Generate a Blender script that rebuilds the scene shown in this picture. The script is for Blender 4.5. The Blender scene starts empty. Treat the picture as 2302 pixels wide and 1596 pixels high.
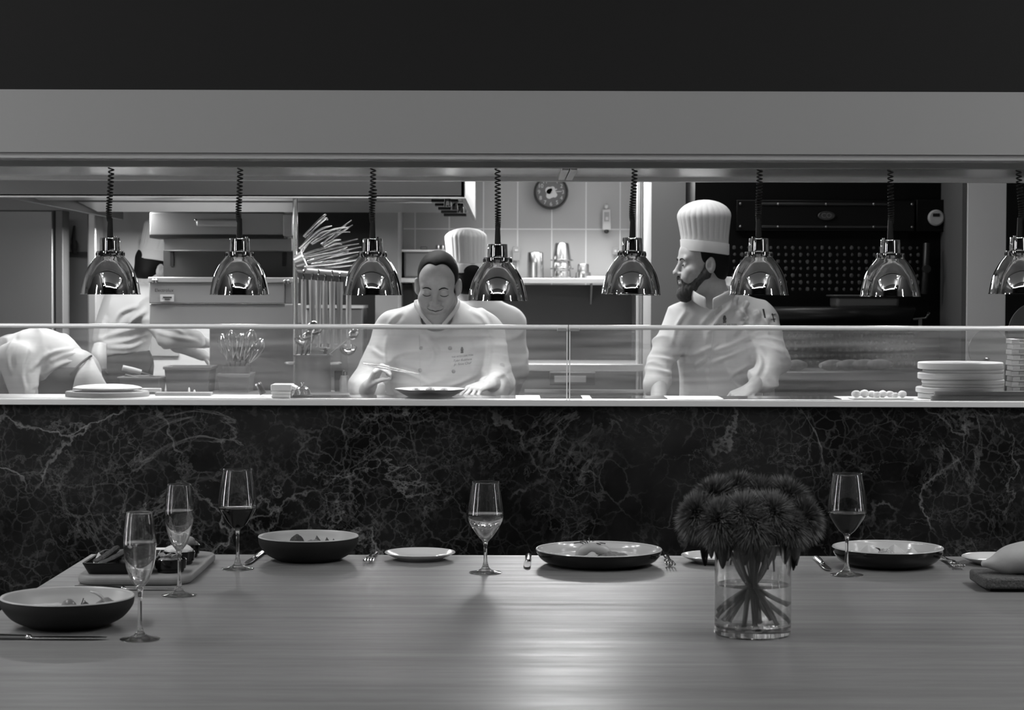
import bpy, bmesh, math, random
import numpy as np
from mathutils import Vector, Matrix, Euler
from mathutils.bvhtree import BVHTree
random.seed(7); np.random.seed(7)
PI = math.pi
S = bpy.context.scene
COL = S.collection

# ------------------------------------------------------------------ camera, world, exposure, lights
F_PX, CX, CY, EYE = 4600.0, 1151.0, 798.0, 1.46
PITCH = math.atan(138.0 / F_PX)
cam_d = bpy.data.cameras.new('camera')
cam_d.sensor_width = 36.0
cam_d.lens = F_PX * 36.0 / 2302.0
cam_d.clip_start = 0.05
cam = bpy.data.objects.new('camera', cam_d); COL.objects.link(cam)
cam.location = (0, 0, EYE)
cam.rotation_euler = (PI / 2 - PITCH, math.radians(-0.16), 0)
cam_d.dof.use_dof = True
cam_d.dof.focus_distance = 5.9
cam_d.dof.aperture_fstop = 9.0
S.camera = cam
S.view_settings.view_transform = 'Standard'
S.view_settings.look = 'None'
S.view_settings.gamma = 1.0
S.view_settings.use_curve_mapping = False
S.view_settings.exposure = 0.0

w = bpy.data.worlds.new('world'); S.world = w; w.use_nodes = True
w.node_tree.nodes['Background'].inputs[0].default_value = (0.5, 0.5, 0.5, 1)
w.node_tree.nodes['Background'].inputs[1].default_value = 0.02

def area(name, loc, size, power, rot=(0, 0, 0), spread=None, shape='RECTANGLE'):
    d = bpy.data.lights.new(name, 'AREA'); d.shape = shape
    d.size = size[0]
    if shape in ('RECTANGLE', 'ELLIPSE'): d.size_y = size[1]
    d.energy = power
    if spread: d.spread = spread
    o = bpy.data.objects.new(name, d); COL.objects.link(o)
    o.location = loc; o.rotation_euler = rot
    return o
# kitchen ceiling fittings
area('kitchen_wall_light', (0.42, 11.35, 2.25), (1.0, 0.25), 50, rot=(math.radians(-32), 0, 0))
area('kitchen_ceiling_light', (0.9, 10.2, 2.75), (1.2, 0.4), 12)
area('kitchen_ceiling_light', (-2.7, 8.3, 2.75), (0.8, 1.0), 16)
area('kitchen_ceiling_light', (0.65, 8.2, 2.75), (1.0, 0.35), 11)
area('kitchen_ceiling_light', (-0.7, 8.55, 2.75), (1.6, 0.3), 40)
area('hood_light', (-1.75, 11.2, 1.82), (0.8, 0.12), 34)
area('hood_light', (-1.95, 9.15, 1.84), (0.6, 0.1), 11)
area('hood_light', (-0.75, 10.2, 1.83), (0.7, 0.12), 16)
# dining room downlights (dots in the chrome) and uplights added to brighten the ceiling
for (x, y, p) in ((-3.3, 3.5, 34), (3.3, 3.5, 34), (-2.9, 4.5, 30), (2.9, 4.5, 30), (-3.0, 2.2, 24), (3.0, 2.2, 24), (-3.3, 5.5, 16), (3.3, 5.5, 16), (-3.4, 6.3, 20), (3.4, 6.3, 20), (-3.2, 0.8, 16), (3.2, 0.8, 16)):
    area('dining_downlight', (x, y, 4.33), (0.14, 0.14), p * 1.08, shape='DISK')
area('cove_light', (-3.7, 3.3, 3.7), (0.1, 3.0), 34, rot=(0, math.radians(180 - 35), 0))
area('cove_light', (3.7, 3.3, 3.7), (0.1, 3.0), 34, rot=(0, math.radians(180 + 35), 0))

# ------------------------------------------------------------------ pixel helpers (photo frame 2302x1596)
_cp, _sp = math.cos(PITCH), math.sin(PITCH)
_roll = math.radians(0.16)
def ray(px, py):
    u0, v0 = (px - CX) / F_PX, (CY - py) / F_PX
    return Vector((u0, _cp + v0 * _sp, -_sp + v0 * _cp))
def at(px, py, Y):
    d = ray(px, py); return Vector((0, 0, EYE)) + d * (Y / d.y)
def on(px, py, z):
    d = ray(px, py); return Vector((0, 0, EYE)) + d * ((z - EYE) / d.z)
def g(s):                       # display grey 0..255 -> linear
    s /= 255.0
    return s / 12.92 if s <= 0.04045 else ((s + 0.055) / 1.055) ** 2.4

# ------------------------------------------------------------------ materials
MATS = {}
def mat(name, v, rough=0.5, metal=0.0, spec=None, trans=0.0, ior=1.45, emit=0.0, bump=None, vary=None, coat=0.0, aniso=0.0, sub=0.0, coords='Object'):
    """v linear grey; bump=(scale xyz, strength, dist); vary=(scale xyz, v2)"""
    if name in MATS: return MATS[name]
    m = bpy.data.materials.new(name); m.use_nodes = True
    nt = m.node_tree; b = nt.nodes['Principled BSDF']
    b.inputs['Base Color'].default_value = (v, v, v, 1)
    b.inputs['Roughness'].default_value = rough
    b.inputs['Metallic'].default_value = metal
    b.inputs['IOR'].default_value = ior
    b.inputs['Transmission Weight'].default_value = trans
    b.inputs['Coat Weight'].default_value = coat
    b.inputs['Coat Roughness'].default_value = 0.05
    if spec is not None: b.inputs['Specular IOR Level'].default_value = spec
    if sub:
        b.inputs['Subsurface Weight'].default_value = sub
        b.inputs['Subsurface Radius'].default_value = (0.01, 0.01, 0.01)
    if emit:
        b.inputs['Emission Color'].default_value = (1, 1, 1, 1)
        b.inputs['Emission Strength'].default_value = emit
    tc = None
    def noise(scale, detail=4, sc=1.0):
        nonlocal tc
        if tc is None: tc = nt.nodes.new('ShaderNodeTexCoord')
        mp = nt.nodes.new('ShaderNodeMapping'); mp.inputs['Scale'].default_value = scale
        nt.links.new(tc.outputs[coords], mp.inputs['Vector'])
        n = nt.nodes.new('ShaderNodeTexNoise'); n.inputs['Scale'].default_value = sc; n.inputs['Detail'].default_value = detail
        nt.links.new(mp.outputs[0], n.inputs['Vector'])
        return n
    if vary:
        n = noise(vary[0]); r = nt.nodes.new('ShaderNodeValToRGB')
        r.color_ramp.elements[0].position = 0.3; r.color_ramp.elements[1].position = 0.7
        r.color_ramp.elements[0].color = (v, v, v, 1); r.color_ramp.elements[1].color = (vary[1],) * 3 + (1,)
        nt.links.new(n.outputs['Fac'], r.inputs[0]); nt.links.new(r.outputs[0], b.inputs['Base Color'])
    if bump:
        n = noise(bump[0]); bp = nt.nodes.new('ShaderNodeBump')
        bp.inputs['Strength'].default_value = bump[1]; bp.inputs['Distance'].default_value = bump[2]
        nt.links.new(n.outputs['Fac'], bp.inputs['Height']); nt.links.new(bp.outputs[0], b.inputs['Normal'])
    MATS[name] = m
    return m

def rgbramp(nt, stops):
    r = nt.nodes.new('ShaderNodeValToRGB'); e = r.color_ramp.elements
    while len(e) < len(stops): e.new(0.5)
    for k, (p, c) in enumerate(stops):
        e[k].position = p; e[k].color = (c, c, c, 1)
    return r
def math_node(nt, op, a, b=None, clamp=False):
    n = nt.nodes.new('ShaderNodeMath'); n.operation = op; n.use_clamp = clamp
    for k, x in enumerate((a, b)):
        if x is None: continue
        if isinstance(x, (int, float)): n.inputs[k].default_value = x
        else: nt.links.new(x, n.inputs[k])
    return n.outputs[0]

def marble_mat():
    m = bpy.data.materials.new('dark_veined_marble'); m.use_nodes = True; nt = m.node_tree
    b = nt.nodes['Principled BSDF']; b.inputs['Roughness'].default_value = 0.22
    b.inputs['Specular IOR Level'].default_value = 0.25
    tc = nt.nodes.new('ShaderNodeTexCoord')
    def nz(scale, detail, rough=0.55):
        n = nt.nodes.new('ShaderNodeTexNoise'); n.inputs['Scale'].default_value = scale
        n.inputs['Detail'].default_value = detail; n.inputs['Roughness'].default_value = rough
        nt.links.new(tc.outputs['Object'], n.inputs['Vector']); return n
    def warp(scale, amt, det=5):
        n = nz(scale, det)
        v = nt.nodes.new('ShaderNodeVectorMath'); v.operation = 'SUBTRACT'; v.inputs[1].default_value = (0.5, 0.5, 0.5)
        nt.links.new(n.outputs['Color'], v.inputs[0])
        s = nt.nodes.new('ShaderNodeVectorMath'); s.operation = 'SCALE'; s.inputs['Scale'].default_value = amt
        nt.links.new(v.outputs[0], s.inputs[0])
        a = nt.nodes.new('ShaderNodeVectorMath'); a.operation = 'ADD'
        nt.links.new(tc.outputs['Object'], a.inputs[0]); nt.links.new(s.outputs[0], a.inputs[1])
        return a.outputs[0]
    def veins(vec, scale, width):
        v = nt.nodes.new('ShaderNodeTexVoronoi'); v.feature = 'DISTANCE_TO_EDGE'; v.inputs['Scale'].default_value = scale
        nt.links.new(vec, v.inputs['Vector'])
        mr = nt.nodes.new('ShaderNodeMapRange'); mr.interpolation_type = 'SMOOTHSTEP'
        mr.inputs['From Min'].default_value = 0.0; mr.inputs['From Max'].default_value = width
        mr.inputs['To Min'].default_value = 1.0; mr.inputs['To Max'].default_value = 0.0
        nt.links.new(v.outputs['Distance'], mr.inputs['Value']); return mr.outputs[0]
    def mask(scale, lo, hi, det=3):
        n = nz(scale, det); r = rgbramp(nt, [(lo, 0), (hi, 1)]); nt.links.new(n.outputs['Fac'], r.inputs[0]); return r.outputs[0]
    def ridge(scale, width, det, dist):
        n = nz(scale, det, 0.6); n.inputs['Distortion'].default_value = dist
        d = math_node(nt, 'ABSOLUTE', math_node(nt, 'SUBTRACT', n.outputs['Fac'], 0.5))
        mr = nt.nodes.new('ShaderNodeMapRange'); mr.interpolation_type = 'SMOOTHSTEP'
        mr.inputs['From Max'].default_value = width; mr.inputs['To Min'].default_value = 1.0; mr.inputs['To Max'].default_value = 0.0
        nt.links.new(d, mr.inputs['Value']); return mr.outputs[0]
    mul = lambda a, b: math_node(nt, 'MULTIPLY', a, b)
    add = lambda a, b: math_node(nt, 'ADD', a, b)
    big = mul(veins(warp(3.0, 0.5, 8), 1.9, 0.016), mask(2.3, 0.47, 0.60))
    wild = mul(ridge(2.1, 0.012, 9, 0.6), mask(1.9, 0.45, 0.62))
    mid = mul(veins(warp(5.5, 0.22, 8), 9.0, 0.05), mask(2.9, 0.44, 0.66))
    fine = mul(veins(warp(12, 0.08, 6), 24, 0.10), mask(3.6, 0.44, 0.66))
    hair = mul(ridge(7.0, 0.014, 8, 0.3), mask(4.0, 0.42, 0.62))
    cloud = mask(1.1, 0.45, 0.75, 8)
    fleck = mul(mask(34, 0.55, 0.78, 8), mask(2.2, 0.44, 0.62))
    t = mul(big, 0.15)
    for q, k in ((wild, 0.11), (mid, 0.050), (fine, 0.036), (hair, 0.042), (cloud, 0.034), (fleck, 0.045), (mask(9, 0.4, 0.75, 8), 0.006)): t = add(t, mul(q, k))
    t = add(t, 0.0045)
    cc = nt.nodes.new('ShaderNodeCombineColor')
    for k in range(3): nt.links.new(t, cc.inputs[k])
    nt.links.new(cc.outputs[0], b.inputs['Base Color'])
    return m

def wood_table_mat():
    m = bpy.data.materials.new('grey_grained_table_wood'); m.use_nodes = True; nt = m.node_tree
    b = nt.nodes['Principled BSDF']
    tc = nt.nodes.new('ShaderNodeTexCoord')
    def nz(sc, det):
        mp = nt.nodes.new('ShaderNodeMapping'); mp.inputs['Scale'].default_value = sc
        nt.links.new(tc.outputs['Object'], mp.inputs[0])
        n = nt.nodes.new('ShaderNodeTexNoise'); n.inputs['Scale'].default_value = 1; n.inputs['Detail'].default_value = det
        nt.links.new(mp.outputs[0], n.inputs[0]); return n.outputs['Fac']
    a = math_node(nt, 'MULTIPLY', nz((1.2, 28, 1), 5), 0.6)
    a = math_node(nt, 'ADD', a, math_node(nt, 'MULTIPLY', nz((14, 260, 1), 3), 0.4))
    r = rgbramp(nt, [(0.3, 0.135), (0.72, 0.215)]); nt.links.new(a, r.inputs[0]); nt.links.new(r.outputs[0], b.inputs['Base Color'])
    rr = rgbramp(nt, [(0.3, 0.48), (0.7, 0.33)]); nt.links.new(a, rr.inputs[0]); nt.links.new(rr.outputs[0], b.inputs['Roughness'])
    bp = nt.nodes.new('ShaderNodeBump'); bp.inputs['Strength'].default_value = 0.25; bp.inputs['Distance'].default_value = 0.0006
    nt.links.new(a, bp.inputs['Height']); nt.links.new(bp.outputs[0], b.inputs['Normal'])
    b.inputs['Specular IOR Level'].default_value = 0.5
    return m

def tile_mat():
    m = bpy.data.materials.new('grey_wall_tiles'); m.use_nodes = True; nt = m.node_tree
    b = nt.nodes['Principled BSDF']; b.inputs['Roughness'].default_value = 0.35
    tc = nt.nodes.new('ShaderNodeTexCoord'); sx = nt.nodes.new('ShaderNodeSeparateXYZ'); cx = nt.nodes.new('ShaderNodeCombineXYZ')
    nt.links.new(tc.outputs['Object'], sx.inputs[0]); nt.links.new(sx.outputs['X'], cx.inputs['X']); nt.links.new(sx.outputs['Z'], cx.inputs['Y'])
    br = nt.nodes.new('ShaderNodeTexBrick'); br.offset = 0.0; br.inputs['Scale'].default_value = 1.0
    br.inputs['Mortar Size'].default_value = 0.004; br.inputs['Brick Width'].default_value = 0.2; br.inputs['Row Height'].default_value = 0.3
    br.inputs['Mortar Smooth'].default_value = 0.2; br.inputs['Bias'].default_value = 0
    br.inputs['Color1'].default_value = (0.46,) * 3 + (1,); br.inputs['Color2'].default_value = (0.42,) * 3 + (1,); br.inputs['Mortar'].default_value = (0.75,) * 3 + (1,)
    nt.links.new(cx.outputs[0], br.inputs['Vector']); nt.links.new(br.outputs['Color'], b.inputs['Base Color'])
    return m

def guard_glass_mat():
    """smudged counter glass: clear, mirror reflection by angle, thin streaky film of grease"""
    m = bpy.data.materials.new('smudged_guard_glass'); m.use_nodes = True; nt = m.node_tree
    nt.nodes.remove(nt.nodes['Principled BSDF']); out = nt.nodes['Material Output']
    tr = nt.nodes.new('ShaderNodeBsdfTransparent'); tr.inputs[0].default_value = (0.96, 0.96, 0.96, 1)
    gl = nt.nodes.new('ShaderNodeBsdfGlossy'); gl.inputs['Roughness'].default_value = 0.02
    fr = nt.nodes.new('ShaderNodeFresnel'); fr.inputs['IOR'].default_value = 1.5
    mx = nt.nodes.new('ShaderNodeMixShader'); nt.links.new(fr.outputs[0], mx.inputs[0]); nt.links.new(tr.outputs[0], mx.inputs[1]); nt.links.new(gl.outputs[0], mx.inputs[2])
    df = nt.nodes.new('ShaderNodeBsdfDiffuse'); df.inputs[0].default_value = (0.9, 0.9, 0.9, 1)
    tl = nt.nodes.new('ShaderNodeBsdfTranslucent'); tl.inputs[0].default_value = (0.9, 0.9, 0.9, 1)
    ad = nt.nodes.new('ShaderNodeMixShader'); ad.inputs[0].default_value = 0.5; nt.links.new(df.outputs[0], ad.inputs[1]); nt.links.new(tl.outputs[0], ad.inputs[2])
    tc = nt.nodes.new('ShaderNodeTexCoord'); mp = nt.nodes.new('ShaderNodeMapping'); mp.inputs['Scale'].default_value = (1.6, 1, 34); mp.inputs['Rotation'].default_value = (0, 0.03, 0)
    nt.links.new(tc.outputs['Object'], mp.inputs[0])
    n = nt.nodes.new('ShaderNodeTexNoise'); n.inputs['Scale'].default_value = 1.3; n.inputs['Detail'].default_value = 6
    nt.links.new(mp.outputs[0], n.inputs[0])
    r = rgbramp(nt, [(0.35, 0.03), (0.75, 0.13)]); nt.links.new(n.outputs['Fac'], r.inputs[0])  # pale streaks put the milky reflection haze into the glass colour
    m2 = nt.nodes.new('ShaderNodeMixShader'); nt.links.new(r.outputs[0], m2.inputs[0]); nt.links.new(mx.outputs[0], m2.inputs[1]); nt.links.new(ad.outputs[0], m2.inputs[2])
    nt.links.new(m2.outputs[0], out.inputs['Surface'])
    return m

def stem_glass_mat(name, tint, ior, clear):
    m = bpy.data.materials.new(name); m.use_nodes = True; nt = m.node_tree
    nt.nodes.remove(nt.nodes['Principled BSDF']); out = nt.nodes['Material Output']
    gl = nt.nodes.new('ShaderNodeBsdfGlass'); gl.inputs['IOR'].default_value = ior; gl.inputs['Roughness'].default_value = 0.0; gl.inputs['Color'].default_value = (tint,) * 3 + (1,)
    tr = nt.nodes.new('ShaderNodeBsdfTransparent'); tr.inputs[0].default_value = (tint,) * 3 + (1,)
    mx = nt.nodes.new('ShaderNodeMixShader'); mx.inputs[0].default_value = clear
    nt.links.new(gl.outputs[0], mx.inputs[1]); nt.links.new(tr.outputs[0], mx.inputs[2]); nt.links.new(mx.outputs[0], out.inputs['Surface'])
    return m
M_MARBLE, M_TABLE, M_TILE, M_GUARD = marble_mat(), wood_table_mat(), tile_mat(), guard_glass_mat()
M_STEEL = mat('brushed_steel', 0.46, 0.32, 0.75, bump=((3, 3, 220), 0.12, 0.001))
M_STEELD = mat('dull_dark_steel', 0.20, 0.42, 0.6, bump=((3, 3, 160), 0.1, 0.001))
M_STEELH = mat('horizontal_brushed_steel', 0.62, 0.3, 0.6, bump=((2, 2, 260), 0.15, 0.001))
M_CHROME = mat('chrome', 0.55, 0.03, 1.0)
M_CUTLERY = mat('polished_cutlery_steel', 0.6, 0.12, 1.0)
M_BLACK = mat('black_rubber', 0.006, 0.55)
M_GLASS = stem_glass_mat('clear_glass', 1.0, 1.5, 0.10)
M_WATER = stem_glass_mat('water', 1.0, 1.33, 0.12)
M_WHITEWINE = stem_glass_mat('pale_wine', 0.98, 1.34, 0.1)
M_REDWINE = mat('dark_wine', 0.004, 0.02, spec=0.3)
M_COTTON = mat('white_cotton', 0.66, 0.85, bump=((500, 500, 500), 0.15, 0.0006))
M_HATPAPER = mat('white_hat_cloth', 0.66, 0.8)
M_SKIN = mat('skin', 0.50, 0.45, sub=0.1, vary=((60, 60, 60), 0.44))
M_HAIR = mat('dark_hair', 0.005, 0.6, spec=0.25, bump=((420, 420, 160), 0.5, 0.002))
M_BEARD = mat('beard_hair', 0.035, 0.7, bump=((320, 320, 130), 0.9, 0.004), vary=((90, 90, 50), 0.07))
M_APRON = mat('charcoal_apron_cloth', 0.055, 0.9)
M_TROUSER = mat('black_trouser_cloth', 0.02, 0.9)
M_THREAD = mat('grey_embroidery_thread', 0.10, 0.8)
M_MATTEBLACK = mat('matte_black_stoneware', 0.007, 0.6, bump=((700, 700, 700), 0.3, 0.0006))
M_GLOSSBLACK = mat('glossy_black_stoneware', 0.005, 0.12)
M_GLAZE = mat('pale_grey_glaze', 0.40, 0.35)
M_GLAZEG = mat('glossy_white_glaze', 0.50, 0.15)
M_PORCELAIN = mat('white_porcelain', 0.62, 0.12)
M_WOODL = mat('pale_board_wood', 0.42, 0.55, vary=((6, 6, 90), 0.30))
M_WOODM = mat('brown_board_wood', 0.16, 0.5, vary=((8, 40, 40), 0.22), bump=((8, 60, 60), 0.2, 0.001))
M_WOODD = mat('dark_plank_wood', 0.10, 0.6, vary=((10, 30, 90), 0.17))
M_DARKMETAL = mat('blackened_oven_steel', 0.003, 0.45, spec=0.15)
M_DARKTRIM = mat('dark_oven_trim', 0.05, 0.35, 0.6)
# ------------------------------------------------------------------ mesh helpers
class MB:
    def __init__(s): s.v, s.f = [], []
    def add(s, vs, fs):
        o = len(s.v); s.v += [Vector(q) for q in vs]; s.f += [tuple(i + o for i in q) for q in fs]; return s
    def box(s, c, d, rot=None):
        x, y, z = d[0] / 2, d[1] / 2, d[2] / 2
        vs = [Vector((a, b, e)) for a in (-x, x) for b in (-y, y) for e in (-z, z)]
        if rot is not None:
            R = Euler(rot).to_matrix(); vs = [R @ q for q in vs]
        c = Vector(c)
        return s.add([q + c for q in vs], [(0, 1, 3, 2), (4, 6, 7, 5), (0, 4, 5, 1), (2, 3, 7, 6), (0, 2, 6, 4), (1, 5, 7, 3)])
    def quad(s, a, b, c, d): return s.add([a, b, c, d], [(0, 1, 2, 3)])
    def lathe(s, prof, n=48, c=(0, 0, 0), sx=1.0, sy=1.0, a0=0.0):
        c = Vector(c); vs, fs, ring = [], [], []
        for (r, z) in prof:
            if r < 1e-6:
                ring.append([len(vs)]); vs.append(c + Vector((0, 0, z)))
            else:
                ring.append(list(range(len(vs), len(vs) + n)))
                vs += [c + Vector((r * sx * math.cos(a0 + 2 * PI * k / n), r * sy * math.sin(a0 + 2 * PI * k / n), z)) for k in range(n)]
        for A, B in zip(ring, ring[1:]):
            for k in range(n):
                k2 = (k + 1) % n
                if len(A) == 1 and len(B) == 1: break
                if len(A) == 1: fs.append((A[0], B[k2], B[k]))
                elif len(B) == 1: fs.append((A[k], A[k2], B[0]))
                else: fs.append((A[k], A[k2], B[k2], B[k]))
        return s.add(vs, fs)
    def tube(s, path, r, n=8, cap=True, flat=1.0, up=(0, 0, 1)):
        P = [Vector(p) for p in path]
        R = r if isinstance(r, (list, tuple)) else [r] * len(P)
        t0 = (P[1] - P[0]).normalized(); u = Vector(up)
        if abs(t0.dot(u)) > 0.95: u = Vector((1, 0, 0))
        nrm = (u - t0 * t0.dot(u)).normalized()
        vs, fs = [], []
        for k, p in enumerate(P):
            t = (P[min(k + 1, len(P) - 1)] - P[max(k - 1, 0)]).normalized()
            nrm = (nrm - t * t.dot(nrm)).normalized(); bi = t.cross(nrm)
            for j in range(n):
                a = 2 * PI * j / n
                vs.append(p + nrm * (R[k] * flat * math.cos(a)) + bi * (R[k] * math.sin(a)))
        for k in range(len(P) - 1):
            for j in range(n):
                j2 = (j + 1) % n
                fs.append((k * n + j, k * n + j2, (k + 1) * n + j2, (k + 1) * n + j))
        if cap:
            fs.append(tuple(range(n - 1, -1, -1))); fs.append(tuple((len(P) - 1) * n + j for j in range(n)))
        return s.add(vs, fs)
    def prism(s, poly, z0, z1):           # poly xy counter-clockwise
        n = len(poly)
        vs = [Vector((x, y, z0)) for x, y in poly] + [Vector((x, y, z1)) for x, y in poly]
        return s.add(vs, [tuple(range(n - 1, -1, -1)), tuple(range(n, 2 * n))] + [(k, (k + 1) % n, n + (k + 1) % n, n + k) for k in range(n)])
    def grid(s, rows, closed=False):      # rows of points
        n = len(rows[0]); vs = [q for r in rows for q in r]; fs = []
        for i in range(len(rows) - 1):
            for j in range(n if closed else n - 1):
                j2 = (j + 1) % n
                fs.append((i * n + j, i * n + j2, (i + 1) * n + j2, (i + 1) * n + j))
        return s.add(vs, fs)
    def blob(s, c, r, n=16, m=10, jit=0.0, rot=None, seed=0):
        rnd = random.Random(seed); ph = [rnd.uniform(0, 6.28) for _ in range(6)]
        R = Euler(rot).to_matrix() if rot is not None else Matrix.Identity(3)
        c = Vector(c); rows = []
        def pt(th, a):
            d = Vector((math.sin(th) * math.cos(a), math.sin(th) * math.sin(a), math.cos(th)))
            q = 1 + jit * (math.sin(5 * d.x + ph[0]) + math.sin(6 * d.y + ph[1]) + math.sin(5 * d.z + ph[2]) + 0.6 * math.sin(11 * d.x + 9 * d.y + ph[3]) + 0.6 * math.sin(13 * d.z - 9 * d.y + ph[4])) / 3
            return c + R @ Vector((d.x * r[0] * q, d.y * r[1] * q, d.z * r[2] * q))
        vs = [pt(0, 0)]; fs = []
        for i in range(1, m):
            for j in range(n): vs.append(pt(PI * i / m, 2 * PI * j / n))
        vs.append(pt(PI, 0)); L = len(vs) - 1
        for j in range(n): fs.append((0, 1 + j, 1 + (j + 1) % n))
        for i in range(m - 2):
            for j in range(n):
                a, b = 1 + i * n + j, 1 + i * n + (j + 1) % n
                fs.append((a, a + n, b + n, b))
        o = 1 + (m - 2) * n
        for j in range(n): fs.append((o + j, L, o + (j + 1) % n))
        return s.add(vs, fs)
    def xf(s, M): s.v = [M @ q for q in s.v]; return s
    def move(s, d): d = Vector(d); s.v = [q + d for q in s.v]; return s

WL = {}
def wloc(o): return WL.get(o.name, Vector((0, 0, 0)))
def put(name, me, m, parent=None, bevel=0.0, seg=2, smooth=True, angle=40, subd=0, solid=0.0, loc=None):
    o = bpy.data.objects.new(name, me); COL.objects.link(o)
    if m is not None: me.materials.append(m)
    if parent is not None: o.parent = parent
    if smooth and len(me.polygons):
        me.polygons.foreach_set('use_smooth', [True] * len(me.polygons))
        me.set_sharp_from_angle(angle=math.radians(angle))
    if solid:
        d = o.modifiers.new('solid', 'SOLIDIFY'); d.thickness = solid; d.offset = 0
    if bevel:
        b = o.modifiers.new('bevel', 'BEVEL'); b.width = bevel; b.segments = seg; b.limit_method = 'ANGLE'; b.angle_limit = math.radians(35)
    if subd:
        d = o.modifiers.new('subd', 'SUBSURF'); d.levels = subd; d.render_levels = subd
    WL[o.name] = wloc(parent) if parent is not None else Vector((0, 0, 0))
    return o
def obj(name, mb, m, parent=None, **k):
    """one mesh object; vertices given in world coordinates, stored relative to the thing's base"""
    base = wloc(parent) if parent is not None else k.pop('loc', None)
    k.pop('loc', None)
    off = Vector(base) if base is not None else Vector((0, 0, 0))
    me = bpy.data.meshes.new(name)
    me.from_pydata([tuple(q - off) for q in mb.v], [], mb.f)
    bm = bmesh.new(); bm.from_mesh(me); bmesh.ops.recalc_face_normals(bm, faces=bm.faces); bm.to_mesh(me); bm.free()
    o = put(name, me, m, parent, **k)
    if parent is None and base is not None:
        o.location = off; WL[o.name] = off
    return o
def tag(o, label=None, cat=None, group=None, kind=None):
    if label: o['label'] = label
    if cat: o['category'] = cat
    if group: o['group'] = group
    if kind: o['kind'] = kind
    return o
def thing(name, label, cat, loc=(0, 0, 0), group=None):
    o = bpy.data.objects.new(name, None); COL.objects.link(o); o.location = loc
    o.empty_display_size = 0.05
    WL[o.name] = Vector(loc)
    return tag(o, label, cat, group)
def struct(name, mb, m, label=None, **k):
    return tag(obj(name, mb, m, None, **k), label, None, None, 'structure')
def one(name, mb, m, label, cat, group=None, **k):
    if 'loc' not in k:
        xs = [q.x for q in mb.v]; ys = [q.y for q in mb.v]; zs = [q.z for q in mb.v]
        k['loc'] = ((min(xs) + max(xs)) / 2, (min(ys) + max(ys)) / 2, min(zs))
    return tag(obj(name, mb, m, None, **k), label, cat, group)
def dup(root, loc, rz=0.0, label=None, group=None, rot=None):
    def cp(o, par):
        c = o.copy(); COL.objects.link(c)
        if par is not None: c.parent = par
        for ch in list(o.children): cp(ch, c)
        return c
    r = cp(root, None); r.location = loc; r.rotation_euler = rot or (0, 0, rz)
    if label: r['label'] = label
    if group: r['group'] = group
    return r
def pxbox(x0, y0, x1, y1, Y, depth):
    a, b = at(x0, y0, Y), at(x1, y1, Y)
    return ((a.x + b.x) / 2, Y + depth / 2, (a.z + b.z) / 2), (abs(b.x - a.x), depth, abs(a.z - b.z))
def spline(P, n=6):
    out = []
    P = [Vector(p) for p in P]
    for i in range(len(P) - 1):
        p0, p1, p2, p3 = P[max(i - 1, 0)], P[i], P[i + 1], P[min(i + 2, len(P) - 1)]
        for k in range(n):
            t = k / n
            out.append(0.5 * ((2 * p1) + (p2 - p0) * t + (2 * p0 - 5 * p1 + 4 * p2 - p3) * t * t + (-p0 + 3 * p1 - 3 * p2 + p3) * t ** 3))
    out.append(P[-1]); return out
def text_mb(body, size, depth=0.0, shear=0.0, align='CENTER'):
    """lettering as mesh, in the xz plane facing -y"""
    c = bpy.data.curves.new('lettering', 'FONT'); c.body = body; c.size = size; c.extrude = depth; c.align_x = align; c.align_y = 'CENTER'; c.shear = shear
    o = bpy.data.objects.new('lettering', c); COL.objects.link(o)
    dg = bpy.context.evaluated_depsgraph_get(); me = bpy.data.meshes.new_from_object(o.evaluated_get(dg))
    mb = MB().add([Vector((v.co.x, -v.co.z, v.co.y)) for v in me.vertices], [tuple(p.vertices) for p in me.polygons])
    bpy.data.objects.remove(o); bpy.data.curves.remove(c); bpy.data.meshes.remove(me)
    return mb

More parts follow.
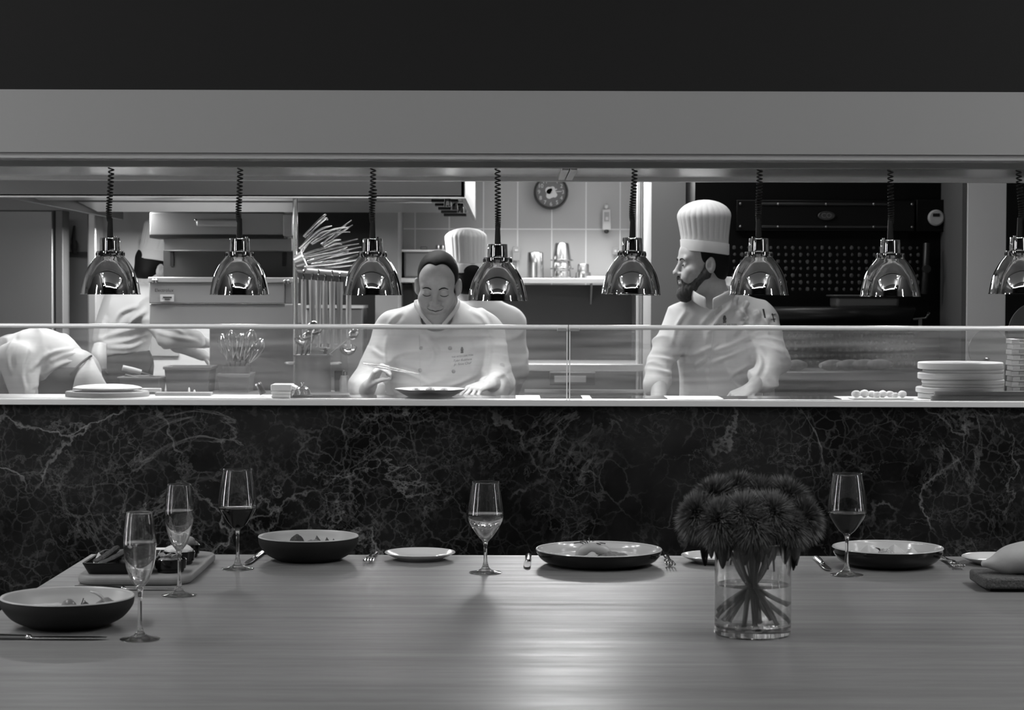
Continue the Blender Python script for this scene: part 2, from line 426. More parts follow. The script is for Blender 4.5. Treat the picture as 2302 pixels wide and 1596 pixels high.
# ------------------------------------------------------------------ implicit surfaces (people, dough, loaves)
class SDF:
    def __init__(s, lo, hi, h):
        s.lo = np.array(lo, np.float32); s.h = h
        s.n = np.ceil((np.array(hi) - np.array(lo)) / h).astype(int) + 1
        s.F = np.full(tuple(s.n), 0.2, np.float32)
    def _block(s, lo, hi, m):
        a = np.maximum(np.floor((np.array(lo) - m - s.lo) / s.h).astype(int), 0)
        b = np.minimum(np.ceil((np.array(hi) + m - s.lo) / s.h).astype(int) + 1, s.n)
        if np.any(b <= a): return None
        ax = [s.lo[i] + s.h * np.arange(a[i], b[i], dtype=np.float32) for i in range(3)]
        return tuple(slice(a[i], b[i]) for i in range(3)), ax[0][:, None, None], ax[1][None, :, None], ax[2][None, None, :]
    def _mix(s, sl, d, k, op):
        f = s.F[sl]
        if op == 's': d, f2 = -d, f
        if k <= 0:
            s.F[sl] = np.minimum(f, d) if op == 'u' else np.maximum(f, d); return
        if op == 'u':
            h = np.clip(0.5 + 0.5 * (f - d) / k, 0, 1); s.F[sl] = f + (d - f) * h - k * h * (1 - h)
        else:
            h = np.clip(0.5 - 0.5 * (f - d) / k, 0, 1); s.F[sl] = f + (d - f) * h + k * h * (1 - h)
    def cap(s, a, b, ra, rb=None, k=0.01, op='u'):
        rb = ra if rb is None else rb
        a, b = np.array(a, np.float32), np.array(b, np.float32); m = max(ra, rb)
        B = s._block(np.minimum(a, b) - m, np.maximum(a, b) + m, k + 3 * s.h)
        if B is None: return s
        sl, x, y, z = B; d = b - a; L = float(d @ d) + 1e-12
        t = np.clip(((x - a[0]) * d[0] + (y - a[1]) * d[1] + (z - a[2]) * d[2]) / L, 0, 1)
        q = np.sqrt((x - a[0] - t * d[0]) ** 2 + (y - a[1] - t * d[1]) ** 2 + (z - a[2] - t * d[2]) ** 2) - (ra + (rb - ra) * t)
        s._mix(sl, q, k, op); return s
    def ell(s, c, r, R=None, k=0.01, op='u'):
        c = np.array(c, np.float32); m = max(r)
        B = s._block(c - m, c + m, k + 3 * s.h)
        if B is None: return s
        sl, x, y, z = B; x, y, z = x - c[0], y - c[1], z - c[2]
        if R is not None:
            l, f, u = R
            x, y, z = x * l[0] + y * l[1] + z * l[2], x * f[0] + y * f[1] + z * f[2], x * u[0] + y * u[1] + z * u[2]
        k0 = np.sqrt((x / r[0]) ** 2 + (y / r[1]) ** 2 + (z / r[2]) ** 2)
        k1 = np.sqrt((x / r[0] ** 2) ** 2 + (y / r[1] ** 2) ** 2 + (z / r[2] ** 2) ** 2) + 1e-9
        s._mix(sl, (k0 * (k0 - 1) / k1).astype(np.float32), k, op); return s
    def plane_cut(s, p, nrm):       # remove the side the normal points to
        p, nrm = np.array(p, np.float32), np.array(Vector(nrm).normalized(), np.float32)
        ax = [s.lo[i] + s.h * np.arange(s.n[i], dtype=np.float32) for i in range(3)]
        d = (ax[0][:, None, None] - p[0]) * nrm[0] + (ax[1][None, :, None] - p[1]) * nrm[1] + (ax[2][None, None, :] - p[2]) * nrm[2]
        s.F = np.maximum(s.F, d); return s
    def fold(s, amp, fn):
        ax = [s.lo[i] + s.h * np.arange(s.n[i], dtype=np.float32) for i in range(3)]
        s.F = s.F + amp * fn(ax[0][:, None, None], ax[1][None, :, None], ax[2][None, None, :]).astype(np.float32); return s
    def mesh(s, name, smooth=1):
        F = s.F; F[[0, -1]] = 0.2; F[:, [0, -1]] = 0.2; F[:, :, [0, -1]] = 0.2
        I = F < 0; nx, ny, nz = F.shape
        c = np.zeros((nx - 1, ny - 1, nz - 1), np.int8)
        for dx in (0, 1):
            for dy in (0, 1):
                for dz in (0, 1): c += I[dx:nx - 1 + dx, dy:ny - 1 + dy, dz:nz - 1 + dz]
        cells = np.argwhere((c > 0) & (c < 8)); N = len(cells)
        idx = np.full(c.shape, -1, np.int64); idx[tuple(cells.T)] = np.arange(N)
        acc = np.zeros((N, 3)); cnt = np.zeros(N)
        for ax in range(3):
            e = np.zeros(3, int); e[ax] = 1; o1, o2 = [i for i in range(3) if i != ax]
            for p in (0, 1):
                for q in (0, 1):
                    off = np.zeros(3, int); off[o1] = p; off[o2] = q
                    A = cells + off; B = A + e
                    fa, fb = F[tuple(A.T)], F[tuple(B.T)]; ok = (fa < 0) != (fb < 0)
                    t = np.where(ok, fa / np.where(ok, fa - fb, 1), 0)
                    pos = off[None, :] + t[:, None] * e[None, :]
                    acc[ok] += pos[ok]; cnt[ok] += 1
        V = cells + acc / np.maximum(cnt, 1)[:, None]
        Q = []
        for ax in range(3):
            e = [0, 0, 0]; e[ax] = 1; o1, o2 = [(1, 2), (2, 0), (0, 1)][ax]
            a = I[tuple(slice(0, F.shape[i] - e[i]) for i in range(3))]; b = I[tuple(slice(e[i], None) for i in range(3))]
            E = np.argwhere(a != b); sgn = a[tuple(E.T)]
            def cell(d1, d2):
                q = E.copy(); q[:, o1] -= d1; q[:, o2] -= d2; return idx[tuple(q.T)]
            quad = np.stack([cell(1, 1), cell(0, 1), cell(0, 0), cell(1, 0)], 1)
            quad[~sgn] = quad[~sgn][:, ::-1]; Q.append(quad)
        Q = np.concatenate(Q); Q = Q[(Q >= 0).all(1)]
        for _ in range(smooth):
            Ed = np.concatenate([Q[:, [0, 1]], Q[:, [1, 2]], Q[:, [2, 3]], Q[:, [3, 0]]])
            sm = np.zeros_like(V); n = np.zeros(N)
            for i, j in ((0, 1), (1, 0)):
                for k in range(3): sm[:, k] += np.bincount(Ed[:, i], V[Ed[:, j], k], N)
                n += np.bincount(Ed[:, i], minlength=N)
            V = 0.4 * V + 0.6 * sm / np.maximum(n, 1)[:, None]
        W = s.lo[None, :] + V * s.h
        me = bpy.data.meshes.new(name)
        me.vertices.add(N); me.vertices.foreach_set('co', W.astype(np.float32).ravel())
        me.loops.add(len(Q) * 4); me.loops.foreach_set('vertex_index', Q.astype(np.int32).ravel())
        me.polygons.add(len(Q)); me.polygons.foreach_set('loop_start', (np.arange(len(Q)) * 4).astype(np.int32))
        me.update(calc_edges=True); me.validate()
        return me
def put_sdf(name, sdf, m, parent=None, smooth=1, loc=None):
    me = sdf.mesh(name, smooth); off = wloc(parent) if parent is not None else Vector(loc or (0, 0, 0))
    me.transform(Matrix.Translation(-off))
    o = put(name, me, m, parent, angle=180)
    if parent is None: o.location = off; WL[o.name] = off
    return o
def bvh_of(o):
    off = WL[o.name] if o.parent is None else wloc(o.parent)
    me = o.data
    return BVHTree.FromPolygons([v.co + off for v in me.vertices], [tuple(p.vertices) for p in me.polygons])
# ------------------------------------------------------------------ the setting
XW = 3.9
struct('floor', MB().box((0, 4.6, -0.05), (2 * XW, 16.4, 0.1)), mat('dark_floor', 0.03, 0.4), 'dark floor under the table and kitchen')
M_PLASTER = mat('pale_plaster', 0.58, 0.9)
M_DINEWALL = mat('dining_wall_brown_grey', 0.02, 0.7)
HD = 4.4
struct('ceiling', MB().box((0, 3.3, HD + 0.05), (2 * XW, 3.2, 0.1)), mat('grey_ceiling', 0.55, 0.9), 'pale grey high ceiling panel over the dining table')
struct('ceiling_dark', MB().box((0, 6.1, HD + 0.05), (2 * XW, 2.4, 0.1)).box((0, -0.95, HD + 0.05), (2 * XW, 5.3, 0.1)), mat('dark_ceiling', 0.03, 0.9), 'dark high ceiling around the pale panel')
struct('ceiling_kitchen', MB().box((0, 9.95, 2.95), (2 * XW, 5.6, 0.1)), mat('kitchen_ceiling', 0.5, 0.9), 'pale kitchen ceiling')
struct('wall_left', MB().box((-XW - 0.05, 1.75, HD / 2), (0.1, 10.7, HD)), mat('dining_wall_pale', 0.02, 0.8), 'dining room wall on the left')
struct('wall_right', MB().box((XW + 0.05, 1.75, HD / 2), (0.1, 10.7, HD)), mat('dining_wall_pale', 0.02, 0.8), 'dining room wall on the right')
struct('wall_front', MB().box((0, -3.65, HD / 2), (2 * XW, 0.1, HD)), M_DINEWALL, 'dining room wall behind the viewer')
struct('wall_left_kitchen', MB().box((-XW - 0.05, 9.95, 1.45), (0.1, 5.7, 2.9)), M_PLASTER, 'kitchen wall on the left')
struct('wall_right_kitchen', MB().box((XW + 0.05, 9.95, 1.45), (0.1, 5.7, 2.9)), M_PLASTER, 'kitchen wall on the right')
for n_, (xx, y0, y1, e_, lab_) in enumerate(((-XW + 0.02, 4.7, 5.05, 11.0, 'narrow bright curtained window in the left dining wall, near the kitchen'), (XW - 0.02, 4.3, 4.6, 9.0, 'narrow bright curtained window in the right dining wall, near the kitchen'), (-XW + 0.02, 2.4, 2.7, 9.0, 'narrow bright curtained window in the left dining wall, far from the kitchen'))):  # unseen glowing panels, added for bright streaks in glass and chrome
    wn_ = struct('window_%d' % (n_ + 1), MB().box((xx, (y0 + y1) / 2, 1.7), (0.02, y1 - y0, 2.2)), mat('window_daylight_%d' % n_, 0.8, 0.6, emit=e_), lab_)
    obj('window_frame', MB().box((xx, y0, 1.7), (0.05, 0.05, 2.3)).box((xx, y1, 1.7), (0.05, 0.05, 2.3)).box((xx, (y0 + y1) / 2, 2.82), (0.05, y1 - y0, 0.05)).box((xx, (y0 + y1) / 2, 0.58), (0.05, y1 - y0, 0.05)), mat('dark_frame', 0.03, 0.5), wn_)
YB = 12.05
struct('wall_back', MB().box((0, YB + 0.1, 1.45), (2 * XW, 0.2, 2.9)), M_PLASTER, 'white kitchen back wall')
# tiled part of the back wall: joint at pixel (1240, 515)
tj = at(1240, 515, 12.0)
x0, x1 = at(897, 500, 12.0).x, at(1432, 500, 12.0).x
t = MB().box(((x0 + x1) / 2 - tj.x, 0.02, 1.45 - tj.z), (x1 - x0, 0.05, 2.85))
o = obj('wall_tiled', t, M_TILE, None); o.location = (tj.x, 12.0, tj.z); WL[o.name] = Vector(o.location); tag(o, 'grey tiled kitchen wall behind the clock', None, None, 'structure')
# upper bulkhead over the pass
YH = 7.0
zb0, zb1 = at(1151, 345, YH).z, at(1151, 204, YH).z
struct('wall_upper', MB().box((0, YH + 0.10, (zb1 + HD) / 2), (2 * XW, 0.2, HD - zb1)), mat('dark_linen_wallcovering', 0.0065, 0.9, bump=((220, 220, 260), 0.3, 0.001)), 'dark wall above the grey bulkhead')
struct('trim_1', MB().box((0, YH + 0.16, (zb1 + zb0) / 2), (2 * XW, 0.32, zb1 - zb0)), mat('grey_bulkhead_paint', 0.27, 0.85), 'plain grey bulkhead band above the pass')
zq = at(1151, 358, YH).z
struct('trim_3', MB().box((0, YH + 0.018, (zb0 + zq) / 2), (2 * XW, 0.012, zb0 - zq)), mat('polished_edge_strip', 0.42, 0.3, 0.0), 'polished steel edge strip under the grey bulkhead', bevel=0.002)  # pale colour stands in for the bright reflection in the mirror soffit
# pier, columns
a, b = at(1464, 400, 10.6), at(1541, 400, 10.6)
struct('wall_pier', MB().box(((a.x + b.x) / 2, 11.3, 1.45), (b.x - a.x, 1.4, 2.9)), mat('grey_pier_plaster', 0.27, 0.85), 'grey wall pier left of the black oven')
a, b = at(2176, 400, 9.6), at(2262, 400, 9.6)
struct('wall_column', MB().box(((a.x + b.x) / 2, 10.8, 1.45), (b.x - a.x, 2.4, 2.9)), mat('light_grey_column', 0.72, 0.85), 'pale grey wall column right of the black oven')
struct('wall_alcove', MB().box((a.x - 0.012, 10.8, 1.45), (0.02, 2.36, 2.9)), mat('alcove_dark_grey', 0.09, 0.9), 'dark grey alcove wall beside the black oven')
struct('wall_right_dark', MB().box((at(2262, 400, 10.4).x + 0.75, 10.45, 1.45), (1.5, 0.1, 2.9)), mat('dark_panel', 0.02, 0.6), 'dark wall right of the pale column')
a, b = at(843, 400, 11.4), at(894, 400, 11.4)
struct('wall_jamb', MB().box(((a.x + b.x) / 2, 11.7, 1.45), (b.x - a.x, 0.6, 2.9)), mat('grey_jamb', 0.30, 0.8), 'grey wall jamb left of the tiled wall')
a, b = at(660, 400, 11.9), at(845, 400, 11.9)
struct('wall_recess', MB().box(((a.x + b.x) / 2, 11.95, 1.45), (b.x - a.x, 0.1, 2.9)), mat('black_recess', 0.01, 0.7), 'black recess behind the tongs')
# left: door with frame
a, b = at(140, 470, 11.6), at(196, 470, 11.6)
d = tag(obj('door_1', MB().box(((a.x + b.x) / 2, 11.65, 1.05), (b.x - a.x, 0.06, 2.1)), mat('pale_door', 0.42, 0.6)), 'pale door beyond the tall steel refrigerator', None, None, 'structure')
zz = at(0, 575, 11.6).z
obj('door_rail', MB().box(((a.x + b.x) / 2, 11.61, zz), (b.x - a.x, 0.03, 0.03)), mat('dark_door_line', 0.06, 0.5), d)
c_, s_ = pxbox(161, 510, 173, 572, 11.58, 0.03)
tag(obj('door_handle', MB().tube([(c_[0], 11.58, c_[2] - s_[2] / 2), (c_[0] - 0.004, 11.57, c_[2]), (c_[0], 11.58, c_[2] + s_[2] / 2)], [0.016, 0.013, 0.006], 8).blob((c_[0], 11.58, c_[2] - s_[2] / 4), (0.022, 0.02, 0.04)), mat('dark_latch', 0.04, 0.4), d), 'dark lever latch on the pale door')
a, b = at(195, 470, 11.4), at(216, 470, 11.4)
struct('trim_2', MB().box(((a.x + b.x) / 2, 11.5, 1.45), (b.x - a.x, 0.2, 2.9)), M_STEEL, 'steel corner post beside the pale door', bevel=0.01)
# fridge
FY = 11.3
t_ = thing('refrigerator', 'tall stainless steel refrigerator at the far left of the kitchen', 'refrigerator', (at(55, 500, FY).x, FY + 0.1, 0))
a, b = at(-60, 475, FY), at(121, 475, FY)
obj('cabinet', MB().box(((a.x + b.x) / 2, FY + 0.1, a.z / 2), (b.x - a.x, 0.16, a.z)), M_STEELD, t_, bevel=0.006)
obj('door', MB().box(((a.x + b.x) / 2, FY + 0.002, a.z / 2 + 0.06), (b.x - a.x - 0.012, 0.04, a.z - 0.13)), mat('fridge_door_steel', 0.30, 0.4, 0.5, bump=((3, 3, 160), 0.08, 0.001)), t_, bevel=0.006)
b0, b1 = at(123, 475, FY), at(140, 475, FY)
obj('side_frame', MB().box(((b0.x + b1.x) / 2, FY + 0.09, a.z / 2), (b1.x - b0.x, 0.17, a.z)), mat('frame_grey', 0.17, 0.5, 0.3), t_, bevel=0.004)

# ------------------------------------------------------------------ pass counter, guard glass, canopy
YM = 7.10
ZC = at(1151, 899, YM).z; ZU = at(1151, 913, YM).z
pc = thing('serving_counter', 'marble fronted serving counter with a bright steel shelf edge, between table and kitchen', 'counter', (0, 7.3, 0))
obj('marble_front', MB().box((0, YM + 0.065, ZU / 2), (2 * XW - 0.02, 0.09, ZU)), M_MARBLE, pc)
tag(obj('shelf_top', MB().box((0, YM + 0.16, (ZC + ZU) / 2), (2 * XW - 0.02, 0.33, ZC - ZU)), mat('satin_counter_steel', 0.85, 0.35, 0.3), pc, bevel=0.002), 'bright satin steel shelf top')
for (a_, b_) in ((640, 1160), (1215, 1310), (1330, 1500), (1625, 1890)):
    pa, pb = on(a_, 895, ZC), on(b_, 895, ZC)
    obj('hot_plate', MB().box(((pa.x + pb.x) / 2, YM + 0.19, ZC + 0.001), (pb.x - pa.x, 0.19, 0.002)), mat('dark_hot_plate_glass', 0.02, 0.08), pc)
obj('kitchen_side_body', MB().box((0, YM + 0.19, ZU / 2), (2 * XW - 0.02, 0.14, ZU - 0.004)), M_STEELD, pc)

YG = YM + 0.035
zgt = at(1151, 738, YG).z
for k, (a_, b_, lab) in enumerate(((-90, 1277, 'left glass sneeze guard with bright top rail, in front of the chef with the plate'),
                                   (1279, 2400, 'right glass sneeze guard with bright top rail, in front of the bearded chef'))):
    xa, xb = at(a_, 800, YG).x, at(b_, 800, YG).x
    gt = thing('glass_guard', lab, 'glass screen', ((xa + xb) / 2, YG, ZC), 'glass guards along the counter')
    obj('pane', MB().box(((xa + xb) / 2, YG, (ZC + zgt) / 2), (xb - xa - 0.002, 0.008, zgt - ZC - 0.002)), M_GUARD, gt, smooth=False)
    obj('top_rail', MB().tube([(xa, YG, zgt + 0.004), (xb, YG, zgt + 0.004)], 0.0085, 12), mat('bright_rail_steel', 0.95, 0.35, 0.15), gt)
    xe = xb if k == 0 else xa
    obj('edge_strip', MB().box((xe + (-0.003 if k == 0 else 0.003), YG, (ZC + zgt) / 2), (0.004, 0.012, zgt - ZC)), mat('bright_rail_steel', 0.95, 0.35, 0.15), gt)
    obj('rail_clip', MB().box((xe + (-0.02 if k == 0 else 0.02), YG - 0.002, zgt - 0.004), (0.036, 0.016, 0.012)), M_STEELH, gt, bevel=0.002)

# canopy under the bulkhead: polished soffit, front bar, lamp channel
cz = zb0
cn = thing('heat_lamp_gantry', 'long brushed steel canopy channel carrying the row of heat lamps', 'lamp rail', (0, 7.6, cz))
obj('soffit_panel', MB().box((0, YH + 0.17, cz - 0.004), (2 * XW - 0.02, 0.30, 0.008)), mat('polished_soffit', 0.7, 0.1, 0.45), cn)
YC = YH + 0.32
zlip = at(1151, 377, YC).z
obj('front_bar', MB().box((0, YC + 0.012, (cz + zlip) / 2), (2 * XW - 0.02, 0.024, cz - zlip)), mat('dark_bar_steel', 0.20, 0.45, 0.3), cn, bevel=0.002)
obj('channel_soffit', MB().box((0, YC + 0.36, zlip + 0.012), (2 * XW - 0.02, 0.70, 0.012)), mat('channel_steel', 0.70, 0.25, 0.7, bump=((2, 200, 2), 0.15, 0.001)), cn)
zb_ = at(1151, 408, YC + 0.7).z; zt_ = zlip + 0.02
obj('rear_lip', MB().box((0, YC + 0.71, (zb_ + zt_) / 2), (2 * XW - 0.02, 0.02, zt_ - zb_)), M_STEELH, cn, bevel=0.002)
obj('front_lip', MB().box((0, YC + 0.03, zlip + 0.003), (2 * XW - 0.02, 0.03, 0.005)), M_STEELH, cn)
for px in (1266, 1284):
    p = at(px, 392, YC + 0.33)
    obj('joint_bracket', MB().box((p.x, YC + 0.36, zlip - 0.001), (0.026, 0.62, 0.012)), M_STEELH, cn, bevel=0.002)

# ------------------------------------------------------------------ heat lamps
ZL = 0.0
def lamp_proto():
    t = thing('heat_lamp', 'x', 'lamp', (0, 0, 0), 'chrome heat lamps over the pass')
    k = 7.38 / 4600.0
    prof = [(67, 0), (66.5, 3), (65, 14), (62, 28), (57.5, 44), (51, 58), (43, 71), (35.5, 80), (31.5, 85)]
    pr = spline([(r * k, 0, z * k) for r, z in prof], 5); outer = [(p.x, p.z) for p in pr]
    inner = [(r - 0.0016, z) for r, z in outer]
    shade = outer + [(0.006, outer[-1][1] + 0.0005), (0.0, outer[-1][1])]
    sh = MB().lathe(list(reversed(inner)) [0:] + outer, 64)
    obj('shade', sh, M_CHROME, t, angle=60)
    obj('rim', MB().lathe([(67 * k - 0.002, -0.0005), (67 * k + 0.0012, -0.0005), (67 * k + 0.0012, 0.0025), (67 * k - 0.002, 0.0025), (67 * k - 0.002, -0.0005)], 64), M_CHROME, t)
    obj('collar', MB().lathe([(0, 84 * k), (31 * k, 84 * k), (31.5 * k, 85 * k), (31.5 * k, 96 * k), (30.5 * k, 97 * k), (0, 97 * k)], 48), M_CHROME, t, angle=30)
    sl = MB()
    for j in range(14):
        a_ = 2 * PI * j / 14
        sl.box((31.6 * k * math.cos(a_), 31.6 * k * math.sin(a_), 90 * k), (0.004, 0.006, 0.011), rot=(0, 0, a_))
    obj('vent_slots', sl, M_BLACK, t)
    obj('socket', MB().lathe([(0, 97 * k), (22.5 * k, 97 * k), (23 * k, 99 * k), (22 * k, 125 * k), (21.5 * k, 127 * k), (0, 127 * k)], 48), M_CHROME, t, angle=30)
    sc = obj('switch_knob', MB().tube([(13 * k, -8 * k, 126 * k), (13 * k, -8 * k, 131 * k)], 0.006, 12), M_CHROME, t)
    obj('bulb', MB().lathe([(0, 0.008), (0.022, 0.012), (0.036, 0.028), (0.036, 0.045), (0.022, 0.075), (0.016, 0.10), (0, 0.10)], 32), mat('lamp_bulb_glow', 0.9, 0.4, emit=22.0), t)
    return t, k
lp, LK = lamp_proto()
M_CORD = mat('black_coiled_cord', 0.006, 0.45)
lamps = [(248, 664, 0, 'leftmost chrome heat lamp, in front of the pale door and steel post'),
         (538.5, 664.5, 0, 'chrome heat lamp in front of the steel grill cabinet'),
         (837.5, 664, 0, 'chrome heat lamp to the left of the smiling chef, over the hanging ladles'),
         (1118.5, 676, 0, 'lowest hanging chrome heat lamp, just right of the smiling chef'),
         (1418.5, 661, 0.03, 'chrome heat lamp at the right end of the wall shelf'),
         (1705, 661.5, 0, 'chrome heat lamp over the bearded chef shoulder'),
         (2000.5, 664, 0, 'chrome heat lamp in front of the black oven, below the round thermometer'),
         (2291, 657.5, 0, 'rightmost chrome heat lamp cut by the picture edge')]
YL = YC + 0.075
LS = [lp] + [dup(lp, (0, 0, 0)) for _ in lamps[1:]]
for i, (px, py, tl, lab) in enumerate(lamps):
    p = at(px, py, YL); L = LS[i]
    L.location = p; L.rotation_euler = (tl, 0, 0.6 * i); L['label'] = lab
    # coiled cord: own length per lamp, made where it hangs
    rnd = random.Random(i * 3 + 1)
    z0 = 125 * LK; top = (zlip + 0.008) - p.z; grip = z0 + 0.062
    path = []; nturn = 21 if i not in (4, 5) else 23; n = nturn * 10
    sw = rnd.uniform(-0.006, 0.006)
    for j in range(n + 1):
        u = j / n
        zz = grip + (top - grip) * u ** 1.65
        rr = 0.0072 + 0.0022 * min(1, u * 2.2)
        ax = sw * math.sin(u * PI * 1.5) ; an = 2 * PI * nturn * u
        if i == 2 and 0.55 < u < 0.72: rr *= 1.45
        path.append((ax + rr * math.cos(an), rr * math.sin(an), zz))
    cb = MB().tube(path, 0.0027, 6)
    me_o = obj('cord', cb, M_CORD, None); me_o.parent = L; me_o.rotation_euler = (0, 0, -0.6 * i)
    gb = obj('cord_grip', MB().tube([(0, 0, z0), (0.0, 0, z0 + 0.03), (0.001, 0, grip + 0.012)], [0.0112, 0.0105, 0.0085], 12), M_BLACK, None); gb.parent = L
    ar = area('heat_lamp_light', (p.x, p.y, p.z + 0.004), (0.14, 0.14), 1.9, shape='DISK', spread=math.radians(150))

# dining room pendant seen only in the chrome reflections: glowing tubes set in a wide u
pf = thing('linear_pendant', 'u shaped tube light hanging high in the dining room behind the viewer', 'pendant', (0.0, 1.0, 4.1))
for (q0, q1) in (((-2.9, 2.7, 4.1), (-2.2, 0.9, 4.1)), ((-2.2, 0.9, 4.1), (2.2, 0.9, 4.1)), ((2.2, 0.9, 4.1), (2.9, 2.7, 4.1))):
    obj('tube', MB().tube([q0, q1], 0.07, 10), mat('glowing_tube', 0.8, 0.5, emit=7.0), pf)
obj('hanger', MB().tube([(0, 0.9, 4.1), (0, 0.9, 4.4)], 0.01, 6), M_BLACK, pf)
# ------------------------------------------------------------------ exhaust hood
hY0, hY1 = 9.0, 11.85
hz = at(1151, 445, hY0).z
hxL, hxR = at(-10, 445, hY0).x, at(1045, 445, hY0).x
hd = thing('exhaust_hood', 'large stainless steel exhaust hood hanging over the left half of the kitchen', 'hood', ((hxL + hxR) / 2, 10.4, hz))
obj('front_panel', MB().box(((hxL + hxR) / 2, hY0 + 0.01, hz + 0.27), (hxR - hxL, 0.02, 0.54)), mat('hood_front_steel', 0.17, 0.3, 0.85, bump=((2, 2, 240), 0.1, 0.001)), hd, bevel=0.004)
obj('front_lip', MB().box(((hxL + hxR) / 2, hY0 + 0.03, hz + 0.004), (hxR - hxL, 0.06, 0.012)), M_STEELH, hd)
obj('side_panel', MB().box((hxR - 0.01, (hY0 + hY1) / 2, hz + 0.27), (0.02, hY1 - hY0, 0.54)), mat('hood_side_steel', 0.30, 0.45, 0.7), hd, bevel=0.003)
obj('side_panel', MB().box((hxL + 0.01, (hY0 + hY1) / 2, hz + 0.27), (0.02, hY1 - hY0, 0.54)), M_STEELD, hd, bevel=0.003)
obj('top_panel', MB().box(((hxL + hxR) / 2, (hY0 + hY1) / 2, hz + 0.52), (hxR - hxL, hY1 - hY0, 0.02)), M_STEELD, hd)
for k in range(4):
    y0 = hY0 + 0.16 + 0.68 * k
    zz = hz + (0.05 if k % 2 else 0.02)
    obj('grease_filter', MB().box(((hxL + hxR) / 2, y0 + 0.28, zz + 0.02), (hxR - hxL - 0.06, 0.5, 0.02), rot=(0.10 if k % 2 else -0.06, 0, 0)), M_STEELH if k % 2 else M_STEEL, hd, bevel=0.004)
for k in range(5):
    y0 = 9.35 + 0.42 * k
    obj('vent_slot', MB().box((hxR - 0.10, y0, hz + 0.002), (0.12, 0.10, 0.012)), M_BLACK, hd)
for k in range(3):
    obj('spray_nozzle', MB().tube([(hxR - 0.08 + 0.02 * k, 9.1 + 0.35 * k, hz + 0.01), (hxR - 0.08 + 0.02 * k, 9.1 + 0.35 * k, hz - 0.035)], [0.012, 0.018], 10), M_CHROME, hd)

# ------------------------------------------------------------------ salamander grill
sl = thing('salamander_grill', 'stainless steel salamander grill with a lift-up top and dark cooking gap', 'grill', (at(500, 600, 9.3).x, 9.45, at(0, 684, 9.2).z))
M_SAL = mat('grill_steel', 0.32, 0.4, 0.6, bump=((3, 3, 200), 0.06, 0.001))
M_SALW = mat('grill_front_steel', 0.36, 0.45, 0.5)
obj('top_housing', MB().box(*pxbox(335, 478, 640, 532, 9.2, 0.28)), M_SAL, sl, bevel=0.008)
obj('housing_end', MB().box(*pxbox(636, 483, 656, 532, 9.18, 0.2)), M_SALW, sl, bevel=0.004)
obj('lower_lip', MB().box(*pxbox(336, 530, 638, 537, 9.195, 0.25)), M_BLACK, sl)
c_, s_ = pxbox(440, 494, 540, 511, 9.17, 0.02)
obj('handle', MB().box(c_, s_), mat('grill_handle', 0.40, 0.45, 0.6), sl, bevel=0.014, seg=4)
for px in (440, 536):
    p = at(px, 497, 9.16); obj('handle_screw', MB().blob(p, (0.007, 0.007, 0.007)), M_CHROME, sl)
obj('neck', MB().box(*pxbox(367, 536, 655, 566, 9.34, 0.2)), M_SAL, sl, bevel=0.004)
bk = obj('back_plate', MB().box(*pxbox(367, 566, 662, 628, 9.5, 0.12)), mat('grill_back_steel', 0.10, 0.4, 0.9), sl)
for (a_, b_) in ((382, 390), (634, 642)):
    obj('lift_slot', MB().box(*pxbox(a_, 564, b_, 600, 9.49, 0.02)), M_BLACK, sl)
obj('cooking_top', MB().box(*pxbox(333, 625, 656, 637, 9.19, 0.3)), M_STEELH, sl, bevel=0.003)
for px in (345, 352, 640, 648): obj('hinge_stud', MB().blob(at(px, 634, 9.18), (0.008, 0.008, 0.012)), M_CHROME, sl)
bd = obj('front_panel', MB().box(*pxbox(335, 637, 640, 684, 9.2, 0.3)), M_SALW, sl, bevel=0.004)
obj('panel_end', MB().box(*pxbox(640, 637, 656, 684, 9.21, 0.28)), M_SAL, sl, bevel=0.003)
p = at(369, 655, 9.193)
obj('lettering', text_mb('Electrolux', 0.0205).move(p), mat('dark_print', 0.03, 0.6), bd, smooth=False)
st = obj('sticker', MB().box(*pxbox(360, 664, 391, 680, 9.192, 0.004)), mat('pale_sticker', 0.55, 0.6), bd)
obj('sticker_print', MB().box(*pxbox(366, 669, 386, 672, 9.188, 0.002)).box(*pxbox(370, 674, 382, 676, 9.188, 0.002)), mat('dark_print', 0.03, 0.6), bd)
gb = thing('grill_stand', 'plain stainless steel cabinet standing under the salamander grill', 'cabinet', (at(500, 700, 9.3).x, 9.45, 0))
obj('upper_box', MB().box(*pxbox(336, 685, 662, 731, 9.21, 0.36)), M_SALW, gb, bevel=0.004)
c_, s_ = pxbox(471, 731, 662, 800, 9.25, 0.3)
zt = at(0, 731, 9.3).z
obj('pedestal', MB().box((c_[0], c_[1], zt / 2), (s_[0], s_[1], zt)), M_STEELD, gb, bevel=0.004)
c_, s_ = pxbox(528, 738, 548, 800, 9.29, 0.02)
obj('door_gap', MB().box((c_[0] + 0.01, 9.245, zt - 0.35), (0.06, 0.02, 0.5)), M_BLACK, gb)

# utensil rack with upright post
rk = thing('utensil_rack', 'steel utensil rack post with hanging rail right of the salamander grill', 'rack', (at(662, 600, 9.08).x, 9.08, 0))
p = at(663, 442, 9.08)
obj('post', MB().tube([(p.x, 9.08, 0), (p.x, 9.08, p.z)], 0.011, 12), mat('post_steel', 0.6, 0.2, 1.0), rk)
q0, q1 = at(668, 607, 9.08), at(800, 617, 9.08)
obj('rail', MB().tube([q0, q1], 0.010, 10), M_STEELH, rk)
q0, q1 = at(668, 611, 9.12), at(800, 622, 9.12)
obj('rail', MB().tube([q0, q1], 0.006, 10), M_STEELH, rk)
cup0 = at(676, 590, 9.08)
obj('holder_cup', MB().tube([at(664, 592, 9.08), at(684, 584, 9.08)], [0.03, 0.04], 14), M_STEEL, rk)
